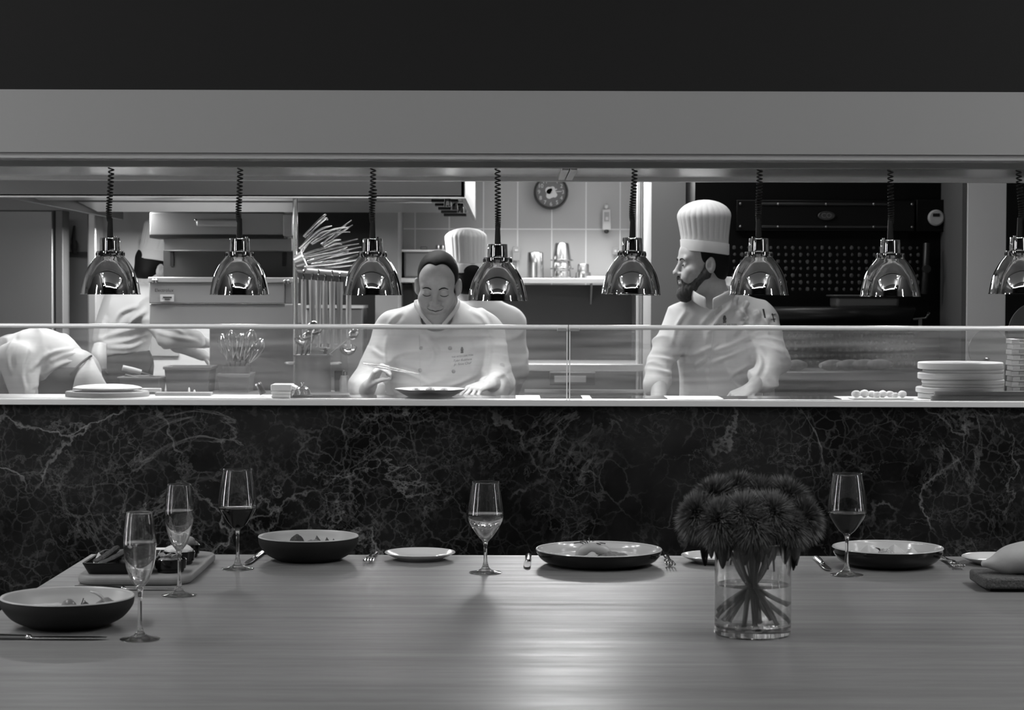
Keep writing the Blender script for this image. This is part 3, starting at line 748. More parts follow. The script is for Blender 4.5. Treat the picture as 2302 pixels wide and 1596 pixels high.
# tongs fanned out to the right: two springy arms each
tongs = [((682, 533), (726, 488), (732, 486)), ((672, 560), (716, 520), (745, 509)), ((698, 548), (745, 519), (784, 512)), ((722, 551), (760, 520), (790, 496)),
         ((680, 574), (745, 553), (804, 538)), ((728, 556), (750, 543), (766, 540)), ((682, 580), (754, 566), (781, 556)), ((690, 590), (760, 568), (812, 556)),
         ((700, 596), (770, 584), (815, 570)), ((676, 566), (690, 540), (704, 520)), ((684, 600), (740, 596), (800, 586))]
for i, tp in enumerate(tongs):
    Yt = 8.9 + 0.02 * (i % 5)
    P = spline([at(q[0], q[1], Yt) for q in tp], 5)
    o_ = thing('kitchen_tongs', 'long steel kitchen tongs fanned out sideways from the rack beside the grill', 'tongs', P[0], 'tongs in the rack')
    n = len(P); rr = [0.0055 + 0.0060 * math.sin(PI * min(1, k / n + 0.15)) for k in range(n)]
    obj('arm', MB().tube(P, rr, 8, flat=0.5), M_CUTLERY, o_)
    P2 = [q + Vector((0.004, 0.015, -0.004 - 0.018 * k / n)) for k, q in enumerate(P)]
    obj('arm', MB().tube(P2, rr, 8, flat=0.5), M_CUTLERY, o_)
# ladles and turners hanging below the rail
hang = [(683, 9.04, 0.40, 0), (702, 9.1, 0.44, 1), (716, 9.04, 0.46, 1), (731, 9.1, 0.45, 0), (747, 9.04, 0.46, 1), (764, 9.08, 0.43, 1), (784, 9.04, 0.44, 0)]
for i, (px, Y, ln, kind) in enumerate(hang):
    top = at(px, 613 + (px - 668) * 0.07, Y)
    lab = 'steel ladle hanging from the rack rail by its hook' if kind == 0 else 'steel turner hanging from the rack rail by its hook'
    o_ = thing('ladle' if kind == 0 else 'turner', lab, 'ladle' if kind == 0 else 'turner', top, 'utensils hanging on the rack')
    hk = spline([top + Vector((0, 0.014, -0.02)), top + Vector((0, 0.012, 0.008)), top + Vector((0, 0, 0.016)), top + Vector((0, -0.012, 0.0)), top + Vector((0, -0.012, -0.04))], 4)
    obj('hook', MB().tube(hk, 0.004, 6), M_CUTLERY, o_)
    b0 = top + Vector((0, -0.012, -0.03)); b1 = b0 + Vector((0, 0, -ln * 0.65))
    obj('handle', MB().tube([b0, b0.lerp(b1, 0.5), b1], [0.016 if kind else 0.012, 0.013, 0.008], 10, flat=0.3, up=(0, 1, 0)), M_STEEL, o_)
    if kind == 0:
        pr = [(0.002, -0.035), (0.02, -0.03), (0.033, -0.018), (0.04, 0.0), (0.038, 0.0), (0.031, -0.017), (0.018, -0.028), (0.0, -0.032)]
        obj('bowl', MB().lathe([(0, -0.035)] + pr, 24).xf(Matrix.Rotation(0.4, 4, 'X')).move(b1 + Vector((0, -0.03, 0))), M_CUTLERY, o_)
    else:
        obj('blade', MB().box(b1 + Vector((0, 0, -0.06)), (0.075, 0.003, 0.13)), M_STEEL, o_, bevel=0.001)
# steel tube and box at the foot of the rack, whisk pot
wl = thing('small_steel_cabinet', 'low steel cabinet with pale top edge behind the hanging utensils', 'cabinet', (at(760, 700, 11.3).x, 11.4, 0))
c_, s_ = pxbox(688, 694, 814, 740, 11.3, 0.4); zt = at(0, 694, 11.3).z
obj('body', MB().box((c_[0], c_[1], zt / 2), (s_[0], s_[1], zt)), mat('cabinet_grey', 0.16, 0.5, 0.3), wl, bevel=0.004)
obj('top_edge', MB().box((c_[0], c_[1] - 0.01, zt + 0.008), (s_[0] + 0.01, s_[1] + 0.02, 0.016)), M_STEELH, wl)

# ------------------------------------------------------------------ wall shelf and what stands on it
shY = 11.72
sh = thing('wall_shelf', 'long steel wall shelf below the clock on the tiled wall', 'shelf', (at(1160, 630, 11.8).x, 11.85, at(0, 636, shY).z))
c_, s_ = pxbox(896, 625, 1434, 636, shY, 0.24)
zs = c_[2] + s_[2] / 2
obj('board', MB().box(c_, s_), M_STEELH, sh, bevel=0.003)
for px in (930, 1330):
    p = at(px, 640, 11.8)
    obj('bracket', MB().prism([(0, 0), (0.2, 0), (0, -0.14)], -0.004, 0.004).xf(Matrix.Rotation(PI / 2, 4, 'Z') @ Matrix.Rotation(PI / 2, 4, 'X')).xf(Matrix.Rotation(PI, 4, 'Z')).move((p.x, 11.955, c_[2] - s_[2] / 2)), M_STEELD, sh)
sp = thing('backsplash', 'dark steel backsplash panel below the wall shelf', 'backsplash', (at(1160, 700, 11.9).x, 11.95, 0.9))
c_, s_ = pxbox(896, 640, 1420, 900, 11.93, 0.035)
obj('panel', MB().box(c_, s_), mat('backsplash_steel', 0.045, 0.4, 0.5, bump=((2, 2, 120), 0.05, 0.001)), sp)
def cupthing(name, label, px0, px1, py0, Y, prof, m, cat, group=None):
    a_, b_ = at(px0, 600, Y), at(px1, 600, Y); r = (b_.x - a_.x) / 2; h = at(0, py0, Y).z - zs
    return one(name, MB().lathe([(x * r, z * h) for x, z in prof], 32, ((a_.x + b_.x) / 2, Y, zs)), m, label, cat, group)
M_POT = mat('pot_steel', 0.62, 0.24, 1.0)
Ys = 11.82
cupthing('steel_beaker', 'tall upturned steel beaker on the wall shelf, left of the stacked pots', 1184, 1223, 567, Ys, [(0, 1), (0.86, 1), (0.93, 0.97), (0.97, 0.5), (1, 0.03), (1.08, 0.0), (0, 0)], M_POT, 'beaker')
tpot = thing('stacked_pots', 'stack of upturned steel pots on the wall shelf under the clock', 'pot', (at(1263, 600, Ys).x, Ys, zs))
k = 11.82 / 4600; cxp = at(1263, 600, Ys).x
for (z0, z1, r0, r1, nm) in ((0, 20, 21, 20, 'lower_pot'), (20, 39, 22, 20, 'middle_pot'), (39, 79, 21, 16, 'upper_pot')):
    obj(nm, MB().lathe([(0, z1 * k), (r1 * k * 0.9, z1 * k), (r1 * k, (z1 - 3) * k), (r0 * k, (z0 + 4) * k), ((r0 + 5) * k, (z0 + 3) * k), ((r0 + 5) * k, z0 * k), (0, z0 * k)], 32, (cxp, Ys, zs)), M_POT, tpot)
cupthing('steel_tin', 'low round steel tin with a rim on the wall shelf, right of the stacked pots', 1296, 1326, 593, Ys, [(0, 1), (0.8, 1), (0.88, 0.92), (0.9, 0.5), (0.92, 0.45), (1.15, 0.4), (1.2, 0.2), (1.2, 0), (0, 0)], M_POT, 'tin')
one('folded_tray', MB().box((at(1350, 620, Ys).x, Ys, zs + 0.006), (0.16, 0.14, 0.012)), mat('bright_tray', 0.8, 0.4, 0.6), 'flat bright tray lying on the wall shelf beside the low tin', 'tray', bevel=0.003)
gn = thing('food_container', 'pale rectangular food container with steel lid on the wall shelf behind the smiling chef', 'container', (at(945, 600, Ys).x, Ys, zs))
c_, s_ = pxbox(908, 566, 990, 625, 11.78, 0.2)
obj('tub', MB().box(c_, s_), mat('frosted_tub', 0.28, 0.4), gn, bevel=0.012)
c_, s_ = pxbox(897, 561, 1000, 567, 11.77, 0.23)
obj('lid', MB().box(c_, s_), M_STEELH, gn, bevel=0.003)
c_, s_ = pxbox(945, 555, 960, 562, 11.85, 0.04)
obj('lid_handle', MB().box(c_, s_), M_STEELD, gn, bevel=0.003)
zlid = at(0, 561, 11.77).z
for k2, px in enumerate((983, 993)):
    p = at(px, 556, 11.8)
    one('shaker_cap', MB().lathe([(0, 0.028), (0.008, 0.028), (0.012, 0.022), (0.012, 0), (0, 0)], 16, (p.x, 11.85, zlid)), M_POT, ('left' if k2 == 0 else 'right') + ' one of the two small bright caps on the container lid', 'cap', 'caps on the container lid')
# clock
ck = thing('wall_clock', 'round wall clock with grey face and white numerals on the tiled wall', 'clock', at(1238, 437, 11.95))
cc = at(1238, 432, 11.95); ck.location = cc; WL[ck.name] = Vector(cc)
ck_k = 11.9 / 4600
RX = Matrix.Rotation(PI / 2, 4, 'X')
def disc(prof, c, n=48): return MB().lathe(prof, n).xf(RX).move(c)
obj('rim', disc([(0, -0.02), (39 * ck_k, -0.02), (39 * ck_k, 0.02), (36 * ck_k, 0.035), (34 * ck_k, 0.03), (34 * ck_k, 0.0), (0, 0.0)], cc), mat('dark_clock_rim', 0.05, 0.3), ck)
fc = cc + Vector((0, -0.012, 0))
obj('face', disc([(0, 0.0), (34.5 * ck_k, 0.0), (34.5 * ck_k, 0.004), (0, 0.004)], fc), mat('grey_clock_face', 0.17, 0.6), ck)
nm = MB()
for hnum in range(1, 13):
    a_ = PI / 2 - 2 * PI * hnum / 12
    tm = text_mb(str(hnum), 0.032); tm.move(fc + Vector((27 * ck_k * math.cos(a_), -0.007, 27 * ck_k * math.sin(a_)))); nm.add(tm.v, tm.f)
obj('numerals', nm, mat('white_print', 0.7, 0.6), ck, smooth=False)
pic = MB()
for (dx, dz, r) in ((0, -2, 11), (-5, 4, 8), (3, 7, 6), (8, -6, 6), (-4, -8, 7)):
    q = [(r * ck_k * math.cos(2 * PI * j / 20), r * ck_k * math.sin(2 * PI * j / 20)) for j in range(20)]
    pp = MB().prism(q, 0, 0.001 + 0.0003 * (r % 3)).xf(RX).move(fc + Vector((dx * ck_k, -0.006, dz * ck_k))); pic.add(pp.v, pp.f)
obj('dial_picture', pic, mat('white_print', 0.7, 0.6), ck)
hm = MB()
for (ang, L, w_) in ((0.08, 24, 0.004), (0.5, 15, 0.006)):
    hm.box(fc + Vector((math.cos(ang) * L / 2 * ck_k, -0.012, math.sin(ang) * L / 2 * ck_k)), (L * ck_k, 0.002, w_), rot=(0, -ang, 0))
obj('hands', hm, mat('white_print', 0.7, 0.6), ck)
# wall thermometer box, switches
wt = thing('wall_thermometer', 'narrow white box thermometer with a knob on the tiled wall', 'thermometer', at(1363, 515, 11.96))
c_, s_ = pxbox(1354, 470, 1373, 516, 11.94, 0.03); obj('case', MB().box(c_, s_), mat('white_plastic', 0.62, 0.5), wt, bevel=0.004)
c_, s_ = pxbox(1358, 476, 1369, 497, 11.935, 0.01); obj('display', MB().box(c_, s_), mat('grey_display', 0.35, 0.4), wt)
c_, s_ = pxbox(1361, 487, 1367, 494, 11.93, 0.01); obj('button', MB().box(c_, s_), mat('white_plastic', 0.62, 0.5), wt)
p = at(1363, 463, 11.95); obj('knob', MB().blob(p, (0.014, 0.012, 0.016)), mat('white_plastic', 0.62, 0.5), wt)
p = at(1363, 519, 11.95); obj('probe', MB().blob(p, (0.014, 0.012, 0.014)), mat('dark_print', 0.03, 0.6), wt)
for (x0, y0, x1, y1, lab) in ((1152, 554, 1169, 586, 'grey wall socket on the tiles beside the lowest lamp'), (1376, 555, 1391, 572, 'small wall switch on the tiles left of the lamp at the shelf end')):
    sw_ = thing('wall_switch', lab, 'switch', at((x0 + x1) / 2, y1, 11.96))
    c_, s_ = pxbox(x0, y0, x1, y1, 11.955, 0.02); obj('plate', MB().box(c_, s_), mat('grey_switch', 0.34, 0.5), sw_, bevel=0.003)
    c_, s_ = pxbox(x0 + 5, y0 + 6, x1 - 5, y0 + 11, 11.95, 0.01); obj('rocker', MB().box(c_, s_), mat('white_plastic', 0.62, 0.5), sw_)
# ribbed steel column between tiles and pier
sc_ = thing('steel_column', 'ribbed stainless steel corner column between the tiles and the grey pier', 'column', (at(1446, 600, 11.2).x, 11.3, 0))
for k2, (a_, b_) in enumerate(((1432, 1440), (1440, 1447), (1447, 1455), (1455, 1464))):
    q0, q1 = at(a_, 500, 11.2), at(b_, 500, 11.2); 
    obj('steel_rib', MB().tube([((q0.x + q1.x) / 2, 11.25, 0), ((q0.x + q1.x) / 2, 11.25, 2.85)], (q1.x - q0.x) / 2 + 0.001, 14), M_STEEL if k2 % 2 else M_STEELH, sc_)

# ------------------------------------------------------------------ charcoal oven
OY = 10.05
ov = thing('charcoal_oven', 'big black charcoal oven with lattice of studs and oval badge behind the bearded chef', 'oven', (at(1850, 600, OY).x, 10.5, 0))
a_, b_ = at(1564, 410, OY), at(2128, 410, OY)
obj('body', MB().box(((a_.x + b_.x) / 2, OY + 0.5, 1.25), (b_.x - a_.x, 0.9, 2.5)), M_DARKMETAL, ov)
obj('top_panel', MB().box(*pxbox(1655, 448, 2056, 518, OY - 0.02, 0.06)), mat('oven_panel', 0.005, 0.4, spec=0.2), ov, bevel=0.004)
for py in (457, 508): obj('trim_strip', MB().box(*pxbox(1712, py - 3, 2000, py + 3, OY - 0.035, 0.03)), M_DARKTRIM, ov, bevel=0.003)
for py in (457, 508):
    for px in (1664, 1749, 1857, 1964, 2050): obj('rivet', MB().blob(at(px, py, OY - 0.04), (0.007, 0.005, 0.007)), mat('rivet_steel', 0.3, 0.3, 1.0), ov)
bp = at(1857, 483, OY - 0.03)
bg = obj('badge', MB().lathe([(0, 0), (0.042, 0), (0.042, 0.008), (0.037, 0.010), (0.035, 0.006), (0, 0.006)], 40, sy=0.52).xf(RX).move(bp), mat('dull_badge', 0.06, 0.4, 0.4), ov)
tg = text_mb('CO', 0.034).move(bp + Vector((0, -0.0085, 0)))
obj('badge_lettering', tg, mat('badge_print', 0.14, 0.5), bg, smooth=False)
cp_ = at(2103, 487, OY - 0.03)
cpn = obj('control_panel', MB().box(*pxbox(2060, 446, 2130, 518, OY - 0.015, 0.05)), mat('oven_panel', 0.005, 0.4, spec=0.2), ov, bevel=0.004)
th = obj('thermometer', disc([(0, 0), (18 * OY / 4600, 0), (18 * OY / 4600, 0.014), (15 * OY / 4600, 0.02), (0, 0.02)], cp_), mat('pale_dial', 0.42, 0.5), ov)
obj('thermometer_window', MB().box(*pxbox(2097, 477, 2112, 484, OY - 0.054, 0.006)), M_BLACK, th)
# lattice of studs (chain curtain)
rows, cols = 10, 26
stud = MB(); 
for r_ in range(rows):
    for c2 in range(cols):
        px = 1650 + c2 * 16.5 + (r_ % 2) * 1.5; py = 555 + r_ * 15.5
        if py > 660: continue
        d_ = 0.75 if (r_ * 7 + c2 * 5) % 4 else 1.0
        stud.blob(at(px, py, OY - 0.03), (0.0092 * d_, 0.004, 0.0100 * d_), 10, 6, 0.25, seed=r_ * 31 + c2)
lt = obj('stud_lattice', stud, mat('worn_stud', 0.06, 0.7, spec=0.2, vary=((40, 40, 40), 0.12)), ov); lt['kind'] = 'stuff'
stud = MB()
for r_ in range(5):
    for c2 in range(20):
        stud.blob(at(1740 + c2 * 16.5, 752 + r_ * 15.5, OY - 0.03), (0.0095, 0.006, 0.0105), 8, 6)
lt2 = obj('lower_stud_lattice', stud, mat('worn_stud', 0.06, 0.7, spec=0.2, vary=((40, 40, 40), 0.12)), ov); lt2['kind'] = 'stuff'  # repeated studs imitate the reflection of the lattice above
# open door lip
q0, q1 = at(1735, 690, OY - 0.35), at(2058, 690, OY - 0.35)
zt = q0.z
lipm = MB().grid([[Vector((q0.x, OY - 0.33, zt)), Vector((q1.x, OY - 0.33, zt))], [Vector((q0.x, OY - 0.36, zt - 0.01)), Vector((q1.x, OY - 0.36, zt - 0.01))], [Vector((q0.x + 0.01, OY - 0.30, zt - 0.075)), Vector((q1.x - 0.02, OY - 0.30, zt - 0.075))]])
obj('door_lip', lipm, mat('oven_lip_steel', 0.035, 0.3, 0.6), ov, solid=0.012)
obj('door_ledge', MB().box(((q0.x + q1.x) / 2, OY - 0.17, zt - 0.012), (q1.x - q0.x, 0.32, 0.016)), mat('oven_ledge', 0.03, 0.35, 0.5), ov)
tray = thing('oven_tray', 'dull grey roasting tray lying on the open oven ledge', 'tray', (at(1950, 680, OY - 0.2).x, OY - 0.2, zt - 0.003))
c_, s_ = pxbox(1881, 658, 2022, 686, OY - 0.28, 0.22)
obj('pan', MB().box((c_[0], c_[1], zt + 0.028), (s_[0], s_[1], 0.06)), mat('dull_tray', 0.07, 0.5), tray, bevel=0.015)
obj('pan_rim', MB().box((c_[0], c_[1], zt + 0.058), (s_[0] + 0.03, s_[1] + 0.03, 0.008)), mat('dull_tray', 0.07, 0.5), tray, bevel=0.003)
hv = [at(2083, 545, OY - 0.06), at(2081, 600, OY - 0.08), at(2078, 657, OY - 0.06)]
obj('door_handle', MB().tube(spline(hv, 4), 0.016, 10), M_DARKTRIM, ov)
obj('handle_pivot', disc([(0, 0), (0.02, 0), (0.02, 0.03), (0, 0.03)], at(2081, 602, OY - 0.08), 20), M_DARKTRIM, ov)
tv = at(2069, 714, OY - 0.3)
lv = obj('vent_lever', MB().tube([tv + Vector((-0.035, 0, -0.002)), tv + Vector((0.025, 0, 0.003)), tv + Vector((0.042, 0, 0.03))], 0.006, 8), M_CHROME, ov)
obj('lever_stem', MB().tube([tv, tv + Vector((0, 0, -0.05)), tv + Vector((0, 0.25, -0.07))], 0.009, 8), M_STEELD, ov)

# ------------------------------------------------------------------ kitchen worktops
wk = thing('kitchen_worktop', 'steel worktop with shelves along the tiled wall behind the chefs', 'worktop', (at(1300, 830, 11.4).x, 11.6, 0))
c_, s_ = pxbox(1100, 818, 1460, 834, 11.2, 0.68); zw = c_[2] + s_[2] / 2
obj('top', MB().box(c_, s_), M_STEELH, wk, bevel=0.004)
obj('body', MB().box((c_[0], c_[1] + 0.03, (zw - 0.04) / 2), (s_[0], 0.55, zw - 0.04)), mat('worktop_body', 0.22, 0.4, 0.6), wk)
for (y0, y1) in ((876, 882), (888, 893)): obj('shelf_rail', MB().box(*pxbox(1180, y0, 1460, y1, 11.15, 0.06)), M_STEELH, wk)
tb = thing('drawer_block', 'dark drawer block with a pale front on the worktop behind the glass joint', 'drawer', (at(1285, 860, 11.1).x, 11.12, at(0, 866, 11.0).z))
obj('case', MB().box(*pxbox(1236, 836, 1340, 866, 11.02, 0.12)), mat('dark_case', 0.03, 0.5), tb, bevel=0.006)
obj('front', MB().box(*pxbox(1247, 845, 1318, 859, 11.0, 0.03)), mat('pale_front', 0.32, 0.5), tb)
# worktop by the oven, with baguettes
ow = thing('oven_worktop', 'dark worktop in front of the black oven', 'worktop', (at(1900, 850, 9.2).x, 9.4, 0))
zo = at(0, 834, 9.15).z
a_, b_ = at(1740, 834, 9.15), at(2100, 834, 9.15)
obj('top', MB().box(((a_.x + b_.x) / 2, 9.38, zo - 0.02), (b_.x - a_.x, 0.46, 0.04)), M_STEELD, ow, bevel=0.004)
obj('body', MB().box(((a_.x + b_.x) / 2, 9.39, (zo - 0.04) / 2), (b_.x - a_.x - 0.02, 0.40, zo - 0.04)), mat('dark_body', 0.02, 0.5), ow)
M_CRUST = mat('baguette_crust', 0.16, 0.7, vary=((30, 30, 30), 0.26))
for i, (pa, pb) in enumerate(((1762, 1815), (1842, 1908), (1880, 1950), (1915, 1985), (1950, 2020))):
    q0, q1 = at(pa, 829, 9.3), at(pb, 827, 9.3)
    y_ = 9.24 + 0.03 * i
    P = [Vector((q0.x + (q1.x - q0.x) * u, y_ + 0.1 * u, zo + 0.024)) for u in np.linspace(0, 1, 12)]
    one('baguette', MB().tube(P, [0.004 + 0.022 * math.sin(PI * min(max(u, 0.03), 0.97)) ** 0.5 for u in np.linspace(0, 1, 12)], 10), M_CRUST,
        ('single baguette lying apart on the dark worktop right of the bearded chef' if i == 0 else 'baguette in the overlapping row on the dark worktop by the oven'), 'bread', 'baguettes on the oven worktop')
# low prep counter directly behind the pass on the left, tubs with whisks
pw = thing('prep_counter', 'steel prep counter behind the glass on the left of the kitchen', 'counter', (at(600, 880, 8.9).x, 8.8, 0))
a_, b_ = at(262, 870, 8.75), at(860, 870, 8.75); zp = at(0, 886, 8.75).z
obj('top', MB().box(((a_.x + b_.x) / 2, 8.81, zp - 0.02), (b_.x - a_.x, 0.44, 0.04)), M_STEEL, pw, bevel=0.004)
obj('body', MB().box(((a_.x + b_.x) / 2, 8.81, (zp - 0.04) / 2), (b_.x - a_.x - 0.02, 0.38, zp - 0.04)), M_STEELD, pw)
def tub(px0, px1, py0, Y, m, lab, name='storage_tub'):
    a_, b_ = at(px0, py0, Y), at(px1, py0, Y); h = a_.z - zp; wd = b_.x - a_.x
    t = thing(name, lab, 'tub', ((a_.x + b_.x) / 2, Y + 0.1, zp))
    c0_ = Vector(((a_.x + b_.x) / 2, Y + 0.1, zp)); 
    mb = MB()
    for (z0, s0) in ((0.0, 0.9), (h, 1.0)): pass
    rows = []
    for (z0, s0) in ((0.0, 0.92), (h - 0.012, 1.0), (h - 0.012, 1.06), (h, 1.06), (h, 0.98), (0.006, 0.88)):
        hx, hy = wd / 2 * s0, 0.1 * s0
        rows.append([c0_ + Vector((sx * hx, sy * hy, z0)) for sx, sy in ((-1, -1), (1, -1), (1, 1), (-1, 1))])
    mb.grid(rows, True); mb.add(rows[0], [(3, 2, 1, 0)]); mb.add(rows[-1], [(0, 1, 2, 3)])
    obj('walls', mb, m, t, bevel=0.004); return t, c0_, wd, h
M_TUB = mat('smoky_plastic', 0.14, 0.3)
tub(370, 472, 826, 8.82, M_TUB, 'large smoky storage tub on the prep counter under the outstretched arm')
_, wc, wwd, wh = tub(490, 560, 842, 8.82, mat('cloudy_plastic', 0.17, 0.3), 'smaller cloudy tub holding the whisks on the prep counter')
ut = thing('utensil_pot', 'dark steel pot holding whisk handles behind the glass', 'pot', (wc.x, wc.y, zp))
obj('pot_wall', MB().lathe([(0, 0.01), (0.06, 0.01), (0.06, wh + 0.03), (0.057, wh + 0.03), (0.057, 0.015), (0, 0.015)], 32, (wc.x, wc.y, zp)), M_STEELD, ut)
for i, (px, py) in enumerate(((502, 762), (520, 754), (545, 760), (566, 752), (585, 772))):
    tip = at(px, py, 8.92); base = Vector((wc.x + (i - 2) * 0.014, wc.y, zp + wh * 0.85)); ax = (tip - base)
    wsk = thing('whisk', ('%s wire whisk standing head up in the steel pot' % ('leftmost', 'second from the left', 'middle', 'fourth from the left', 'rightmost leaning')[i]), 'whisk', base, 'whisks in the pot')
    obj('handle', MB().tube([base - ax.normalized() * 0.08, base + ax * 0.35], [0.009, 0.011], 8), M_STEELD, wsk)
    l_ = ax.normalized(); s1 = l_.cross(Vector((0, 1, 0))).normalized(); s2 = l_.cross(s1); wm = MB()
    for j in range(5):
        dr = s1 * math.cos(PI * j / 5) + s2 * math.sin(PI * j / 5)
        wm.tube(spline([base + ax * 0.35, base + ax * 0.7 + dr * 0.024, base + ax * 0.95 + dr * 0.026, tip + l_ * 0.02, base + ax * 0.95 - dr * 0.026, base + ax * 0.7 - dr * 0.024, base + ax * 0.35], 5), 0.0014, 5)
    obj('wires', wm, M_CUTLERY, wsk)
# large stock pot behind, bottle
sk = thing('stock_pot', 'big dark steel stock pot behind the napkins and bell', 'pot', (at(718, 800, 8.9).x, 8.9, zp))
p0, p1 = at(662, 800, 8.88), at(744, 800, 8.88); hpot = at(0, 802, 8.88).z - zp; rp = (p1.x - p0.x) / 2; pc_ = Vector(((p0.x + p1.x) / 2, 8.9, zp))
obj('wall', MB().lathe([(0, 0), (rp, 0), (rp, hpot), (rp + 0.006, hpot), (rp + 0.006, hpot + 0.006), (rp - 0.004, hpot + 0.004), (rp - 0.004, 0.01), (0, 0.01)], 40, pc_), M_STEELD, sk)
for sx in (-1, 1):
    obj('pot_handle', MB().tube(spline([pc_ + Vector((sx * rp, -0.04, hpot * 0.8)), pc_ + Vector((sx * (rp + 0.035), -0.03, hpot * 0.8)), pc_ + Vector((sx * (rp + 0.035), 0.03, hpot * 0.8)), pc_ + Vector((sx * rp, 0.04, hpot * 0.8))], 5), 0.006, 8), M_STEEL, sk)
for i, (pa, pb) in enumerate((((655, 795), (692, 757)), ((672, 786), (712, 745)), ((693, 772), (702, 735)), ((745, 790), (795, 752)))):
    q0, q1 = at(*pa, 8.9), at(*pb, 8.9)
    sp_ = thing('cooking_spoon', ('%s long steel spoon leaning out of the stock pot' % ('lowest', 'second', 'upright', 'right hand')[i]), 'spoon', (q0.x, q0.y, q0.z), 'spoons in the stock pot')
    obj('stem', MB().tube([q0.lerp(pc_ + Vector((0, 0, 0.1)), 0.4), q1], 0.0045, 8), M_CUTLERY, sp_)
    obj('spoon_bowl', MB().blob(q1, (0.02, 0.006, 0.028), rot=(0, 0.7, 0)), M_CUTLERY, sp_)
bo = thing('steel_flask', 'slim steel flask standing on the prep counter left of the smiling chef', 'flask', (at(775, 860, 8.8).x, 8.86, zp))
p = at(775, 845, 8.86); hb = p.z - zp
obj('body', MB().lathe([(0, 0), (0.02, 0), (0.022, 0.004), (0.022, hb - 0.02), (0.016, hb), (0, hb)], 24, (p.x, 8.86, zp)), M_STEEL, bo)
obj('cap', MB().lathe([(0, hb), (0.012, hb), (0.012, hb + 0.016), (0, hb + 0.02)], 20, (p.x, 8.86, zp)), M_CHROME, bo)
wbx = thing('black_caddy', 'black box caddy standing behind the slim steel flask', 'caddy', (at(760, 860, 8.88).x, 8.9, zp))
c_, s_ = pxbox(752, 834, 772, 886, 8.93, 0.08); obj('box', MB().box((c_[0], c_[1], (c_[2] + s_[2] / 2 + zp) / 2), (s_[0], s_[1], c_[2] + s_[2] / 2 - zp)), mat('black_box', 0.012, 0.5), wbx, bevel=0.004)
# notice on the white wall
one('wall_notice', MB().box(*pxbox(315, 540, 372, 601, 12.03, 0.006)), mat('grey_paper', 0.40, 0.8), 'grey paper notice on the white wall behind the far left chef hat', 'notice')
one('wall_panel', MB().box(*pxbox(340, 735, 402, 802, 12.02, 0.02)), mat('grey_panel', 0.33, 0.8), 'grey access panel low on the white wall under the outstretched arm', 'panel')

ip = thing('insert_pan', 'low dark steel pan on the prep counter left of the smoky tub', 'pan', (at(312, 880, 8.8).x, 8.8, zp))
p0, p1 = at(266, 850, 8.7), at(360, 850, 8.7); hp_ = p0.z - zp; rows = []
for (z0, i0) in ((0.0, 0.012), (hp_ - 0.006, 0.004), (hp_ - 0.006, -0.004), (hp_, -0.004), (hp_, 0.006), (0.006, 0.016)):
    rows.append([Vector((x, y, zp + z0)) for x, y in ((p0.x + i0, 8.7 + i0), (p1.x - i0, 8.7 + i0), (p1.x - i0, 8.9 - i0), (p0.x + i0, 8.9 - i0))])
obj('walls', MB().grid(rows, True).add(rows[0], [(3, 2, 1, 0)]).add(rows[-1], [(0, 1, 2, 3)]), M_STEELD, ip, bevel=0.002)
kk = thing('kitchen_knife', 'kitchen knife with thick white handle resting tilted across the low steel pan', 'knife', at(318, 846, 8.76))
h0, h1, h2 = at(276, 829, 8.74), at(318, 839, 8.76), at(372, 856, 8.79)
obj('handle', MB().tube([h0, h0.lerp(h1, .5), h1], [0.013, 0.014, 0.012], 10, flat=0.9), mat('white_plastic', 0.62, 0.5), kk)
obj('blade', MB().tube([h1, h1.lerp(h2, .5), h2], [0.014, 0.013, 0.002], 8, flat=0.2), M_CUTLERY, kk)
st_ = one('sharpening_rod', MB().tube([at(282, 845, 8.73), at(352, 860, 8.80)], 0.005, 8), M_CUTLERY, 'thin bright steel rod lying below the white handled knife on the low pan', 'rod')
# ------------------------------------------------------------------ dining table
ZT = 0.76
tb_ = thing('dining_table', 'long grey wooden dining table in the foreground set with glasses and bowls', 'table', (1.0, 4.0, 0))
tx0, tx1, ty0, ty1 = -1.125, 3.2, 2.2, on(1151, 1248, ZT).y
obj('tabletop', MB().box(((tx0 + tx1) / 2, (ty0 + ty1) / 2, ZT - 0.02), (tx1 - tx0, ty1 - ty0, 0.04)), M_TABLE, tb_, bevel=0.002)
for (x, y) in ((tx0 + 0.5, ty0 + 0.5), (tx0 + 0.5, ty1 - 0.45), (tx1 - 0.5, ty0 + 0.5), (tx1 - 0.5, ty1 - 0.45)):
    obj('leg', MB().box((x, y, (ZT - 0.04) / 2), (0.09, 0.09, ZT - 0.04)), mat('dark_table_leg', 0.03, 0.5), tb_, bevel=0.004)
def spot(px, py, dz=0.0): return on(px, py, ZT + dz)

